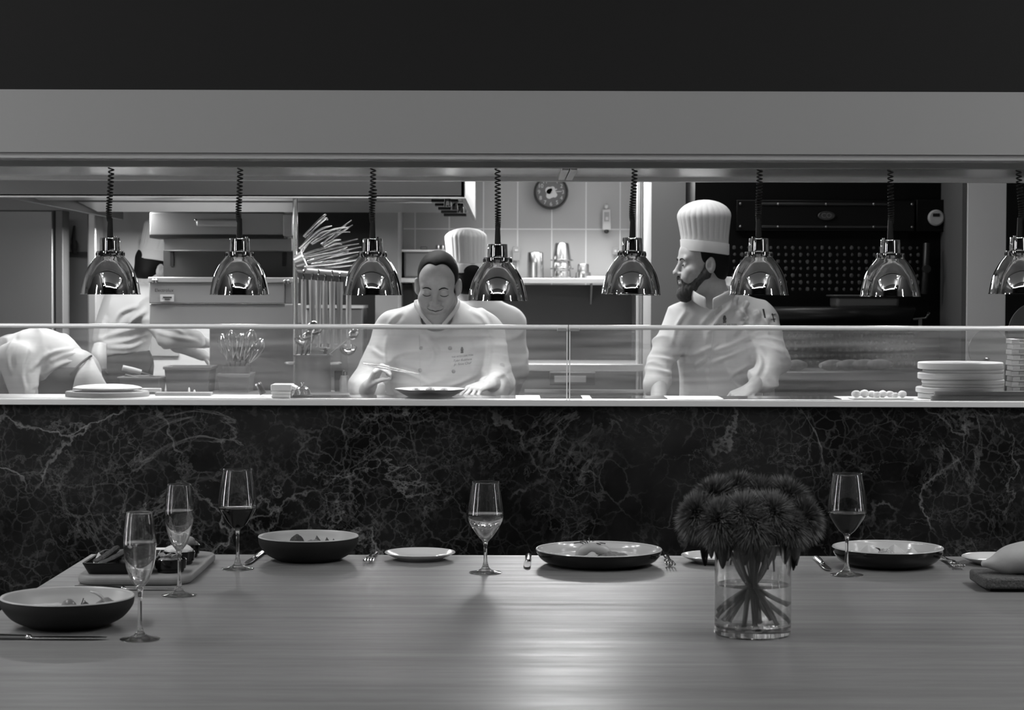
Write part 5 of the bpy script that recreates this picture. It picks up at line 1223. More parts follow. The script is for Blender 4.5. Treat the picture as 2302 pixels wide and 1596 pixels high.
for i, (px, py, dy, R) in enumerate(heads):
    hc = at(px, py, vc.y + dy)
    axis = (hc - (vc + Vector((0, 0, VH * 0.95)))).normalized()
    cross = vc + Vector((max(-0.03, min(0.03, (hc.x - vc.x) * 0.16)), 0.02 * math.sin(i * 1.7), VH * 0.60)); mouth = vc + Vector((max(-0.058, min(0.058, (hc.x - vc.x) * 0.5)), max(-0.05, min(0.05, dy * 0.6)), VH * 0.98))
    an = i * 2.4; fx = (0.062, 0.03, -0.02, 0.012, -0.05, -0.064, 0.05, 0.0, -0.035, -0.06, 0.04)[i]; foot = vc + Vector((fx, 0.04 * math.sin(an) * math.sqrt(max(0.05, 1 - (fx / 0.067) ** 2)), (0.024, 0.03, 0.023, 0.024, 0.03, 0.05, 0.06, 0.024, 0.026, 0.035, 0.024)[i]))
    fl = thing('flower', 'dark shaggy pompom ' + hn[i], 'flower', foot, 'flowers in the vase')
    P = spline([foot, foot.lerp(cross, 0.5), cross, mouth, mouth.lerp(hc, 0.6), hc - axis * R * 0.4], 6)
    obj('stem', MB().tube(P, [0.0044 if k % 8 else 0.0056 for k in range(len(P))], 8), M_STEM, fl)
    # bloom: dense filament petals
    t1 = axis.orthogonal().normalized(); t2 = axis.cross(t1); vsx, fsx = [], []
    N = 3400
    for k in range(N):
        u = (k + 0.5) / N; ct = 1 - 1.45 * u; st = math.sqrt(max(0, 1 - ct * ct)); ph = k * 2.39996 + rnd.uniform(-0.2, 0.2)
        d_ = axis * ct + (t1 * math.cos(ph) + t2 * math.sin(ph)) * st
        L_ = R * rnd.uniform(0.80, 1.28) * (0.80 + 0.2 * st); s_ = d_.cross(Vector((rnd.uniform(-1, 1), rnd.uniform(-1, 1), rnd.uniform(-1, 1)))).normalized() * 0.0008
        base = hc - axis * R * 0.25; side = (t1 * math.cos(ph) + t2 * math.sin(ph))
        p0_ = base + d_ * R * 0.25; p1_ = base + d_ * L_ * 0.7 + axis * 0.002; p2_ = base + d_ * L_ + (Vector((0, 0, -1)) * 0.3 + side * 0.4) * R * 0.12
        o_ = len(vsx); vsx += [p0_ - s_, p0_ + s_, p1_ + s_ * 1.1, p1_ - s_ * 1.1, p2_]; fsx += [(o_, o_ + 1, o_ + 2, o_ + 3), (o_ + 3, o_ + 2, o_ + 4)]
    bl = MB().add(vsx, fsx); 
    obj('bloom', bl, M_PETAL, fl, smooth=False)
    obj('bloom_heart', MB().blob(hc - axis * R * 0.3, (R * 0.5, R * 0.5, R * 0.5), 14, 10), M_FLEAF, fl)
    # hanging leaves
    nl = 2 if i in (0, 5) else 5
    for k in range(nl):
        a_ = an + k * 2.1 + rnd.uniform(-0.3, 0.3); out = Vector((math.cos(a_), math.sin(a_) - 0.3, 0)).normalized()
        b0 = mouth.lerp(hc, 0.25 + 0.15 * k); inside = abs(b0.x - vc.x) < 0.055
        Ln = rnd.uniform(0.055, 0.085)
        lv_ = [b0, b0 + out * 0.018 + Vector((0, 0, 0.004)), b0 + out * 0.028 + Vector((0, 0, -Ln * 0.45)), b0 + out * 0.026 + Vector((0, 0, -Ln))]
        if inside: lv_ = [b0 + (q - b0) * 0.75 for q in lv_]
        sp_ = spline(lv_, 4); sd_ = out.cross(Vector((0, 0, 1))); rows = []
        for j, q in enumerate(sp_):
            u = j / (len(sp_) - 1); w_ = 0.014 * math.sin(PI * (0.06 + 0.92 * u)) ** 0.8
            rows.append([q - sd_ * w_, q + out * 0.002, q + sd_ * w_])
        obj('leaf', MB().grid(rows), M_FLEAF, fl, solid=0.0008)

# ------------------------------------------------------------------ things on the pass shelf
def pc_on(px, py): return on(px, py, ZC)
pl = pc_on(966, 895.5); pl.y = YM + 0.17
kx = pl.y / F_PX
ct = thing('serving_plate', 'wide dark rimmed plate being dressed by the smiling chef on the counter', 'plate', (pl.x, pl.y, ZC))
c = Vector((pl.x, pl.y, ZC + 0.002))
obj('outer_shell', MB().lathe([(0, 0), (0.075, 0), (0.085, 0.003), (0.105, 0.014), (0.1275, 0.028), (0.126, 0.029)], 64, c), mat('plate_dark_outside', 0.03, 0.3), ct, angle=50)
obj('inner_glaze', MB().lathe([(0.126, 0.029), (0.122, 0.0275), (0.10, 0.015), (0.08, 0.007), (0, 0.006)], 64, c), M_PORCELAIN, ct, angle=50)
for i, (dx, r_, lab) in enumerate(((-0.05, 0.016, 'left'), (0.0, 0.018, 'middle'), (0.05, 0.015, 'right'))):
    food('plated_morsel', MB().blob(c + Vector((dx, -0.01 + 0.01 * i, 0.018)), (r_, r_, r_ * 0.85), 18, 10, 0.12, seed=i), mat('glazed_morsel', 0.3, 0.2), lab + ' glazed morsel on the plate being dressed by the smiling chef', 'food', 'morsels on the plate')
# dough on round board, left
bc = pc_on(241, 893); bc.y = YM + 0.19
kx = bc.y / F_PX; bc.x = (241 - CX) * kx
one('round_board', MB().lathe([(0, 0), (92 * kx, 0), (93 * kx, 0.003), (93 * kx, 0.015), (91 * kx, 0.018), (0, 0.018)], 64, (bc.x, bc.y, ZC), sy=0.95), M_WOODL, 'thin round wooden board under the flat dough at the left of the counter', 'board', angle=40)
food('flat_dough', MB().blob(Vector((bc.x + 0.002, bc.y, ZC + 0.030)), (76 * kx, 0.11, 0.0125), 40, 12, 0.05, seed=31), mat('white_dough', 0.68, 0.7), 'flat white dough round resting on the round board at the left of the counter', 'dough')
one('board_offcut', MB().box(*pxbox(318, 875, 361, 884, YM + 0.29, 0.03)), M_WOODL, 'small pale wooden piece behind the round dough board', 'wood', bevel=0.003)
one('pale_strip', MB().box(((at(408, 0, YM + .23).x), YM + 0.25, ZC + 0.006), (0.2, 0.05, 0.012)), mat('pale_strip', 0.3, 0.6), 'long pale flat strip on the counter right of the round dough board', 'strip', bevel=0.002)
for i, (px, h_) in enumerate(((425, 0.017), (437, 0.009))):
    p = pc_on(px, 893); one('paper_scrap', MB().lathe([(0, 0), (0.004, 0), (0.0035, h_ * 0.6), (0.002, h_), (0, h_)], 10, ((px - CX) * (YM + .24) / F_PX, YM + 0.24, ZC + 0.012)), mat('white_napkin', 0.82, 0.8), ('taller' if i == 0 else 'shorter') + ' white peg standing on the pale strip on the counter', 'peg')
# napkins + bell
nx = (634 - CX) * (YM + 0.12) / F_PX; zn = ZC + 0.0005
for i, (h_, w_, lab) in enumerate(((0.012, 0.066, 'lowest folded white napkin of the bright stack by the bell'), (0.012, 0.068, 'middle folded white napkin of the bright stack by the bell'), (0.024, 0.074, 'topmost thick folded white napkin of the bright stack by the bell'))):
    mbn = MB().box((nx + (0.002 if i == 2 else 0), YM + 0.125, zn + h_ / 2), (w_, 0.10, h_ * 0.96))
    if i == 2: mbn.box((nx + 0.042, YM + 0.125, zn + h_ * 0.5), (0.024, 0.09, h_ * 0.5), rot=(0, 0.45, 0))
    one('folded_napkin', mbn, mat('white_napkin', 0.82, 0.8), lab, 'napkin', 'napkins by the bell', bevel=0.005, seg=3); zn += h_
bx_ = (680 - CX) * (YM + 0.13) / F_PX
bl_ = thing('service_bell', 'shiny chrome service bell on the counter right of the white napkins', 'bell', (bx_, YM + 0.13, ZC))
bcn = Vector((bx_, YM + 0.13, ZC))
obj('base', MB().lathe([(0, 0), (0.036, 0), (0.036, 0.006), (0.032, 0.009), (0, 0.009)], 40, bcn), M_BLACK, bl_)
obj('dome', MB().lathe([(0, 0.041), (0.008, 0.0405), (0.018, 0.036), (0.026, 0.026), (0.029, 0.014), (0.032, 0.010), (0.0, 0.010)], 48, bcn), M_CHROME, bl_)
obj('button', MB().lathe([(0, 0.041), (0.003, 0.041), (0.003, 0.049), (0.006, 0.050), (0.006, 0.054), (0, 0.056)], 20, bcn), M_CHROME, bl_)
gx = (590 - CX) * (YM + 0.2) / F_PX
pg = thing('pepper_grinder', 'dark grinder tilted to the left with a bright top, left of the white napkins', 'grinder', (gx, YM + 0.2, ZC))
q0, q1 = at(592, 893, YM + 0.2), at(582, 866, YM + 0.2); q0.z = ZC + 0.008
obj('body', MB().tube([q0, q0.lerp(q1, 0.5), q1], [0.012, 0.0105, 0.0105], 16), mat('dark_grinder', 0.012, 0.2), pg)
ax_ = (q1 - q0).normalized(); obj('top', MB().tube([q1, q1 + ax_ * 0.006], [0.0125, 0.012], 16), M_CHROME, pg)
# white dough balls on paper
one('paper_sheet', MB().box(((1980 - CX) * (YM + .14) / F_PX, YM + 0.14, ZC + 0.004), (0.215, 0.12, 0.004)), mat('white_napkin', 0.82, 0.8), 'white paper sheet under the row of dough balls on the right of the counter', 'paper', bevel=0.001)
for i, (px, py, r_) in enumerate(((1926, 884, .0155), (1945, 883, .0165), (1961, 886, .014), (1973, 889, .013), (1986, 887, .015), (2002, 888, .0135), (2014, 891, .011), (2030, 889, .0145))):
    y_ = YM + 0.11 + 0.015 * (i % 3)
    one('dough_ball', MB().blob(((px - CX) * y_ / F_PX, y_, ZC + 0.0065 + r_ * 0.80), (r_ * 1.08, r_, r_ * 0.82), 20, 12, 0.07, seed=i), mat('white_dough', 0.68, 0.7), ('leftmost ball' if i == 0 else 'rightmost ball' if i == 7 else 'ball number %s from the left' % ('two', 'three', 'four', 'five', 'six', 'seven')[i - 1]) + ' in the row of white dough balls on the counter', 'dough ball', 'dough balls on the counter')
# round wooden boards in a stack
ords = ['topmost', 'second from the top', 'third from the top', 'fourth from the top', 'fifth from the top', 'sixth from the top', 'bottom']
yb_ = YM + 0.208; kb = yb_ / F_PX
tops = [817, 833, 841, 856, 866, 874, 887, 900]; cxs = [2160, 2166, 2160, 2166, 2166, 2158, 2160]; rad = [95, 90, 95, 92, 91, 97, 94]
z0 = ZC + 0.001; hts = [b_ - a_ for a_, b_ in zip(tops, tops[1:])]
zt = z0
for i in range(6, -1, -1):
    h_ = hts[i] * kb * 0.96
    r_ = rad[i] * kb
    one('round_board', MB().lathe([(0, 0), (r_ - 0.003, 0), (r_, 0.003), (r_, h_ - 0.003), (r_ - 0.004, h_), (0, h_)], 72, ((cxs[i] - CX) * kb, yb_, zt), sy=0.88), M_WOODL, ords[i] + ' round wooden board in the stack right of the dough balls', 'board', 'round boards in the stack', angle=40)
    zt += h_ + 0.0003
for i, (x0, x1, y0, y1, yy, lab) in enumerate(((2104, 2420, 881, 893, YM + 0.06, 'upper dark wooden plank lying in front of the round board stack'), (2095, 2420, 894.5, 906, YM + 0.055, 'lower dark wooden plank lying in front of the round board stack'))):
    pass
zz = ZC + 0.0005
for i, (x0, lab) in enumerate(((2093, 'lower dark wooden plank lying against the glass before the round boards'), (2101, 'upper dark wooden plank lying against the glass before the round boards'))):
    a_ = (x0 - CX) * (YM + 0.06) / F_PX
    one('wooden_plank', MB().prism(rrect(a_, a_ + 0.5, YM + 0.045, YM + 0.069 + 0.001 * i, 0.008, 4), zz, zz + 0.0155), M_WOODD, lab, 'plank', 'dark planks on the counter', bevel=0.002); zz += 0.0165
# tray stack at far right
for i in range(11):
    x0 = 2272 + (i % 2) * 3; a_ = (x0 - CX) * (YM + 0.26) / F_PX; h_ = 0.0185
    z_ = ZC + 0.0005 + i * 0.0193
    o_ = thing('wooden_tray', ('%s small wooden tray in the tall stack at the right picture edge' % ['lowest', 'second lowest', 'third lowest', 'fourth lowest', 'fifth lowest', 'sixth lowest', 'fifth from the top', 'fourth from the top', 'third from the top', 'second from the top', 'topmost'][i]), 'tray', (a_ + 0.1, YM + 0.25, z_), 'wooden trays in the tall stack')
    obj('base_board', MB().box((a_ + 0.1, YM + 0.285, z_ + 0.003), (0.2, 0.09, 0.006)), mat('tray_wood', 0.28, 0.6, vary=((10, 10, 60), 0.2)), o_, bevel=0.001)
    for (yy) in (YM + 0.247, YM + 0.323):
        obj('side_rail', MB().box((a_ + 0.112, yy, z_ + 0.011), (0.166, 0.012, 0.010)), mat('tray_rail', 0.13, 0.6), o_)
    obj('end_rail', MB().box((a_ + 0.014, YM + 0.285, z_ + 0.0115), (0.026, 0.09, 0.011)), mat('tray_wood', 0.28, 0.6), o_)
# round peels leaning behind the boards
M_PEEL = mat('dull_round_metal', 0.10, 0.4, 0.3)
pr0 = at(2224, 784, 7.75); 
pe = thing('round_paddle', 'round grey metal disc with a small bright handle rest behind the round boards', 'disc', (pr0.x, 7.75, 0.9))
TL = Matrix.Rotation(PI / 2 - 0.06, 4, 'X')
obj('disc', MB().lathe([(0, 0), (47 * 7.75 / 4600, 0), (47.5 * 7.75 / 4600, 0.003), (47 * 7.75 / 4600, 0.006), (0, 0.006)], 64).xf(TL).move(pr0), M_PEEL, pe, angle=40)
p = at(2219, 803, 7.73); obj('handle_rest', MB().box(p, (0.022, 0.02, 0.006), rot=(0, 0.12, 0)), M_CHROME, pe, bevel=0.002)  # chrome chip shaped to imitate the small highlight low on the disc
obj('stand_rod', MB().tube([(pr0.x, 7.76, 0.0), (pr0.x, 7.765, pr0.z - 0.05)], 0.012, 10), M_STEELD, pe)
pr1 = at(2336, 745, 8.0)
pe2 = thing('round_paddle', 'larger dark round disc cut by the right picture edge above the wooden trays', 'disc', (pr1.x, 8.0, 0.0))
obj('disc', MB().lathe([(0, 0), (70 * 8 / 4600, 0), (70.5 * 8 / 4600, 0.003), (70 * 8 / 4600, 0.006), (0, 0.006)], 64).xf(TL).move(pr1), mat('dark_round_wood', 0.07, 0.5), pe2, angle=40)
obj('handle', MB().tube([pr1 + Vector((0, 0.01, -0.1)), (pr1.x + 0.02, 8.04, 0.0)], 0.014, 10), M_WOODM, pe2)
# ------------------------------------------------------------------ people
def frame(f, up):
    f = Vector(f).normalized(); u = Vector(up); u = (u - f * u.dot(f)).normalized(); return u.cross(f).normalized(), f, u
class Head:
    def __init__(s, o, f, up, k=1.0): s.o, s.k = Vector(o), k; s.l, s.f, s.u = frame(f, up); s.R = (s.l, s.f, s.u)
    def P(s, a, b, c): return s.o + (s.l * a + s.f * b + s.u * c) * s.k
    def V(s, a, b, c): return (s.l * a + s.f * b + s.u * c)
def build_head(sd, H, smile=0.0, closed=True):
    k = H.k
    E = lambda a, b, c, r, kk=0.012, op='u': sd.ell(H.P(a, b, c), [q * k for q in r], H.R, kk, op)
    C = lambda p, q, ra, rb=None, kk=0.01, op='u': sd.cap(H.P(*p), H.P(*q), ra * k, (rb if rb is not None else ra) * k, kk, op)
    E(0, -.016, .045, (.074, .096, .084))
    E(0, .032, -.028, (.063, .060, .086), .03)
    E(0, .046, .045, (.060, .046, .050), .03)
    for sx in (-1, 1):
        C((sx * .058, .0, -.055), (sx * .020, .070, -.108), .020, .017, .03)
        E(sx * .045, .062, -.022, (.024, .026, .022), .02)
        E(sx * .030, .078, -.050, (.022, .020, .022), .02)
    E(0, .077, -.110, (.023, .022, .018), .018)
    C((-.042, .080, .026), (.042, .080, .026), .012, .012, .014)
    for sx in (-1, 1):
        E(sx * .033, .098, .004, (.020, .014, .012), .012, 's')
        E(sx * .033, .079, .001, (.0165, .0145, .0125), .004)
        if closed: C((sx * .033 - .016, .0925, -.006), (sx * .033 + .016, .0905, -.006), .0022, .0022, .003, 's')
    C((0, .088, .018), (0, .112, -.026), .0085, .0105, .012)
    E(0, .112, -.030, (.013, .013, .011), .008)
    for sx in (-1, 1): E(sx * .014, .098, -.034, (.010, .011, .008), .006)
    # mouth
    E(0, .086, -.062, (.030, .014, .018), .014)
    w = .022 + .008 * smile; up = .006 * smile
    C((-w, .084, -.060 + up), (0, .097, -.061), .0042, .0055, .005); C((w, .084, -.060 + up), (0, .097, -.061), .0042, .0055, .005)
    C((-w * .8, .084, -.070 + up), (0, .095, -.073), .0045, .0065, .006); C((w * .8, .084, -.070 + up), (0, .095, -.073), .0045, .0065, .006)
    C((-w - .003, .084, -.0645 + up * 1.3), (0, .103, -.0665), .0026, .0022, .003, 's'); C((w + .003, .084, -.0645 + up * 1.3), (0, .103, -.0665), .0026, .0022, .003, 's')
    if smile:
        for sx in (-1, 1):
            C((sx * .026, .097, -.040), (sx * .041, .084, -.068), .0022, .002, .008, 's'); E(sx * .046, .070, -.032, (.021, .021, .018), .015)
    for sx in (-1, 1):
        E(sx * .084, -.012, -.001, (.0105, .019, .033), .006); E(sx * .077, -.004, -.004, (.010, .014, .026), .006)
        E(sx * .091, -.002, .000, (.006, .011, .021), .004, 's')
        E(sx * .077, -.002, -.028, (.007, .010, .010), .005)
def finger(sd, base, d, n, ln, r, curls):
    p = Vector(base); d = Vector(d).normalized(); n = Vector(n).normalized(); ax = d.cross(n).normalized()
    for j, (fr, c_) in enumerate(zip((.45, .30, .25), curls)):
        R = Matrix.Rotation(c_, 3, ax); d = R @ d; n = R @ n
        q = p + d * ln * fr; sd.cap(p, q, r * (1 - .08 * j), r * (.92 - .1 * j), .003); p = q
    return p
def hand(sd, wrist, d, n, side, curls, thumb=(.5, .3, .3), k=1.0, tdir=(.62, .72)):
    """d towards the fingers, n out of the palm, side towards the thumb"""
    W = Vector(wrist); d = Vector(d).normalized(); n = Vector(n); n = (n - d * n.dot(d)).normalized(); s = d.cross(n).normalized()
    if s.dot(Vector(side)) < 0: s = -s
    offs = (.033, .011, -.011, -.032); lens = (.072, .080, .074, .058)
    for i, (o_, L) in enumerate(zip(offs, lens)):
        kn_ = W + (d * (.095 - .004 * abs(i - 1)) + s * o_) * k
        sd.cap(W + (s * o_ * .55) * k + d * .01, kn_, .016 * k, .0115 * k, .012)
        finger(sd, kn_, d + s * o_ * 3.0, n, L * k, .0084 * k, curls[i] if isinstance(curls[0], (tuple, list)) else curls)
    b = W + (d * .022 + s * .026 + n * .006) * k
    finger(sd, b, (d * tdir[0] + s * tdir[1] + n * thumb[0]), n - s * .6, .098 * k, .0105 * k, (0.0, thumb[1], thumb[2]))
def person(label, sd, foot, smooth=1):
    o = put_sdf('person', sd, M_SKIN, None, smooth, foot); return tag(o, label, 'person')
def cloth(name, sd, m, par, smooth=2): return put_sdf(name, sd, m, par, smooth)
def legs(par, hipL, hipR, foot_z=0.0, m=None):
    x0 = min(hipL.x, hipR.x) - .15; x1 = max(hipL.x, hipR.x) + .15; y0 = min(hipL.y, hipR.y) - .2; y1 = max(hipL.y, hipR.y) + .2
    sd = SDF((x0, y0, 0.03), (x1, y1, hipL.z + .16), .011)
    mid = (hipL + hipR) / 2
    sd.ell(mid + Vector((0, 0, .02)), (.165, .115, .13), k=.05)
    for h in (hipL, hipR):
        kn_ = Vector((h.x, h.y - .02, .50)); an = Vector((h.x, h.y + .02, .10))
        sd.cap(h, kn_, .088, .066, .03); sd.cap(kn_, an, .066, .055, .03)
    cloth('trousers', sd, m or M_TROUSER, par)
    for h in (hipL, hipR):
        obj('shoe', MB().blob((h.x, h.y - .05, .05), (.048, .13, .05), 16, 10), M_BLACK, par)
def folds(sc, ang, seed):
    r = np.random.RandomState(seed); p = r.uniform(0, 6.28, 8)
    ca, sa = math.cos(ang), math.sin(ang)
    def fn(x, y, z):
        u = x * ca + z * sa; v = -x * sa + z * ca
        a_ = v * sc * .55 + 1.6 * np.sin(u * sc * .25 + p[0]) + 1.1 * np.sin(y * 14 + p[1])
        env = .5 + .5 * np.sin(u * sc * .30 + v * 6 + p[2]) * np.sin(v * 8 + y * 7 + p[3])
        b_ = (v * .8 + u * .6) * sc * .8 + 1.3 * np.sin(u * sc * .4 + p[4])
        return (.55 - 1.7 * (1 - np.abs(np.sin(a_))) ** 2) * env + .35 * (.5 - 1.4 * (1 - np.abs(np.sin(b_))) ** 2) * (1 - env)
    return fn
def wrinkle(o, lines, amp=.007, w=5.0):
    """press folds into a garment mesh: each polyline (points seen in the photo) becomes a ridge with a groove beside it"""
    me = o.data; off = np.array(wloc(o)); n = len(me.vertices)
    co = np.empty(n * 3, np.float32); me.vertices.foreach_get('co', co); co = co.reshape(-1, 3)
    nr = np.empty(n * 3, np.float32); me.vertices.foreach_get('normal', nr); nr = nr.reshape(-1, 3)
    q = co + off; q[:, 2] -= EYE
    dp = q[:, 1] * _cp - q[:, 2] * _sp
    px = CX + F_PX * q[:, 0] / dp; py = CY - F_PX * (q[:, 1] * _sp + q[:, 2] * _cp) / dp
    disp = np.zeros(n, np.float32)
    for ln in lines:
        P = [(v.x, v.z) for v in spline([(a_, 0, b_) for a_, b_ in ln], 5)]
        best = np.full(n, 1e9, np.float32); sg = np.zeros(n, np.float32); tt = np.zeros(n, np.float32); m = len(P) - 1
        for k in range(m):
            (x0, y0), (x1, y1) = P[k], P[k + 1]; dx, dy = x1 - x0, y1 - y0; L = math.hypot(dx, dy) + 1e-6
            t = np.clip(((px - x0) * dx + (py - y0) * dy) / (L * L), 0, 1)
            d = np.hypot(px - x0 - t * dx, py - y0 - t * dy); s_ = ((px - x0) * dy - (py - y0) * dx) / L
            u = d < best; best[u] = d[u]; sg[u] = np.sign(s_[u]) ; tt[u] = ((k + t) / m)[u]
        sd_ = best * sg; env = np.sin(np.pi * np.clip(tt, .04, .96)) ** .6
        disp += env * (np.exp(-(sd_ / w) ** 2) - .75 * np.exp(-((sd_ - 1.7 * w) / (1.2 * w)) ** 2))
    disp *= amp * (nr[:, 1] < .2)
    co += nr * disp[:, None]
    me.vertices.foreach_set('co', co.ravel()); me.update()
def hat_mb(c, axis, front, r0, r1, hb, h, dome, pleats=28, cut=0.0):
    """tall pleated hat: band hb high, pleated crown to height h, domed top; cut lowers the back of the band"""
    l, f, u = frame(front, axis); rows = []
    n = pleats * 8
    prof = [(r0, 0.0, 0), (r0 * 1.005, hb * 0.5, 0), (r0 * 1.01, hb, 0), (r0 * 1.012, hb + .002, .3)]
    for k in range(1, 9):
        t = k / 8; prof.append((r0 + (r1 - r0) * t ** 1.2, hb + (h - hb) * t, 1))
    for k in range(1, 9):
        t = k / 8 * PI / 2; prof.append((r1 * math.cos(t) * 0.999 + .0008, h + dome * math.sin(t), math.cos(t) * 1.0))
    for (r, z, pl_) in prof:
        row = []
        for j in range(n):
            a_ = 2 * PI * j / n; q = abs(math.sin(pleats * a_ / 2)); rr = r * (1 + pl_ * .022 * (q - .6))
            zz = z + (cut * (math.cos(a_) - 0) * max(0, 1 - z / h) if cut else 0)
            row.append(Vector(c) + (f * math.cos(a_) + l * math.sin(a_)) * rr + u * zz)
        rows.append(row)
    return MB().grid(rows, True).add(rows[-1], [tuple(range(n))])
def band_mb(c, axis, front, r0, hb, cut=0.0, n=64):
    l, f, u = frame(front, axis); rows = []
    for (r, z) in ((r0 + .0015, 0.001), (r0 + .003, .002), (r0 + .004, hb - .002), (r0 + .003, hb), (r0 + .001, hb)):
        rows.append([Vector(c) + (f * math.cos(2 * PI * j / n) + l * math.sin(2 * PI * j / n)) * r + u * (z + cut * math.cos(2 * PI * j / n)) for j in range(n)])
    return MB().grid(rows, True)

# ---------------- chef dressing the plate
Y1 = 8.0
H1 = Head(at(984, 645, 7.98), (-.07, -1, -.34), (0.0, -.34, 1), 1.0)
sd = SDF((-.68, 7.38, .86), (.16, 8.34, 1.66), .003)
build_head(sd, H1, smile=1.0)
nb = at(986, 725, 8.10)
sd.cap(H1.P(0, -.03, -.07), nb, .058, .064, .03)
sd.ell(at(986, 790, 8.12), (.13, .08, .16), k=.04)
sd.cap(at(900, 750, 8.13), at(1075, 750, 8.13), .045, .045, .03)
# right arm (left in the picture)
wR = at(832, 868, 7.60); eR = at(818, 890, 7.93)
sd.cap(at(880, 760, 8.12), eR, .044, .038, .02); sd.cap(eR, wR, .038, .027, .02)
hand(sd, wR, (.42, -.50, .76), (.60, .05, -.72), (.25, -.85, .2), ((.55, .85, .45), (.95, 1.1, .6), (1.1, 1.2, .7), (1.2, 1.2, .8)), (.45, .25, .25), .95, (.95, .22))
wL = at(1102, 862, 7.66); eL = at(1130, 868, 7.97)
sd.cap(at(1098, 765, 8.12), eL, .044, .040, .02); sd.cap(eL, wL, .040, .028, .02)
hand(sd, wL, (-.66, -.70, -.20), (.15, .25, -.95), (-.55, .6, .2), ((.30, .6, .5), (.45, .75, .5), (.6, .8, .5), (.75, .8, .6)), (.3, .3, .2), .95)
p1 = person('smiling person with short dark hair in white jacket, bending over a plate', sd, (H1.o.x, 8.15, 0))
# hair
sh_ = SDF(H1.o - Vector((.13, .15, .12)), H1.o + Vector((.13, .17, .2)), .003)
sh_.ell(H1.P(0, -.020, .049), (.080, .101, .089), H1.R, .01)
sh_.ell(H1.P(0, -.045, -.02), (.076, .066, .07), H1.R, .02)
for sx in (-1, 1): sh_.ell(H1.P(sx * .034, .085, .076), (.034, .050, .050), H1.R, .012, 's')
sh_.ell(H1.P(0, .095, .02), (.072, .085, .066), H1.R, .012, 's')
sh_.ell(H1.P(0, .05, -.075), (.12, .075, .075), H1.R, .012, 's')
for sx in (-1, 1): sh_.ell(H1.P(sx * .088, .004, -.004), (.018, .022, .030), H1.R, .006, 's')
hr1 = put_sdf('hair', sh_, M_HAIR, p1, 1)
bv1 = bvh_of(p1)
def face_pt(H, bv, a, c, lift=.001, from_dir=None):
    d_ = from_dir or H.f
    o_ = H.P(a, .0, c) + d_ * .3
    r_ = bv.ray_cast(o_, -d_)
    return (r_[0] + d_ * lift) if r_[0] is not None else H.P(a, .09, c)
for sx in (-1, 1):
    br = MB().tube([face_pt(H1, bv1, sx * a_, c_) for a_, c_ in ((.015, .020), (.026, .026), (.037, .027), (.049, .021))], [.0036, .0050, .0046, .0024], 6, flat=.5)
    obj('eyebrow', br, M_HAIR, p1)
for sx in (-1, 1):
    ls = MB().tube([face_pt(H1, bv1, sx * a_, c_, .0004) for a_, c_ in ((.018, -.0045), (.026, -.0085), (.034, -.0095), (.042, -.0085), (.050, -.0045))], [.0009, .0014, .0016, .0015, .001], 6)
    obj('eyelashes', ls, M_HAIR, p1)
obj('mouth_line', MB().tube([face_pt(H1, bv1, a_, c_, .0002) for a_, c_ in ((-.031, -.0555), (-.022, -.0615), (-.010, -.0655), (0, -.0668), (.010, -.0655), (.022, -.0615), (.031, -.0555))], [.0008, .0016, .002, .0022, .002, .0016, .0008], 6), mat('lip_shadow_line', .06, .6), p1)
# jacket
sj = SDF((-.72, 7.60, .80), (.22, 8.42, 1.46), .0045)
sj.ell(at(986, 812, 8.12), (.195, .135, .24), k=.05)
sj.ell(at(986, 900, 8.12), (.185, .13, .2), k=.05)
sj.cap(at(893, 748, 8.13), at(1078, 748, 8.13), .082, .082, .05)
sj.cap(at(986, 712, 8.13), at(893, 744, 8.13), .078, .07, .05); sj.cap(at(986, 712, 8.13), at(1078, 744, 8.13), .078, .07, .05)
sj.cap(at(882, 755, 8.12), at(823, 872, 7.97), .078, .066, .04)
sj.cap(at(823, 868, 7.97), at(828, 876, 7.78), .064, .060, .03)
sj.cap(at(1092, 757, 8.12), at(1117, 862, 8.02), .078, .066, .04)
sj.cap(at(1117, 862, 8.02), at(1108, 868, 7.76), .060, .052, .03)
sj.ell(at(984, 715, 8.05), (.062, .075, .06), k=.01, op='s')
sj.fold(.0105, folds(36, .9, 4))
j1 = cloth('jacket', sj, M_COTTON, p1)
wrinkle(j1, [[(872, 752), (864, 795), (870, 835)], [(1096, 765), (1090, 815), (1078, 862)], [(872, 828), (925, 842), (962, 862)], [(836, 785), (862, 806)], [(1085, 835), (1040, 858), (1010, 868)], [(905, 700), (880, 722), (868, 745)], [(1060, 700), (1085, 716), (1100, 742)], [(825, 830), (850, 842)], [(1135, 840), (1108, 850)], [(955, 760), (975, 790), (965, 830)]], .0065, 5)
bj1 = bvh_of(j1)
def on_cloth(bv, px, py, lift=.0015, Yd=8.0):
    d_ = ray(px, py).normalized(); r_ = bv.ray_cast(Vector((0, 0, EYE)) + d_ * 7.0, d_)
    return r_[0] - d_ * lift if r_[0] is not None else at(px, py, Yd)
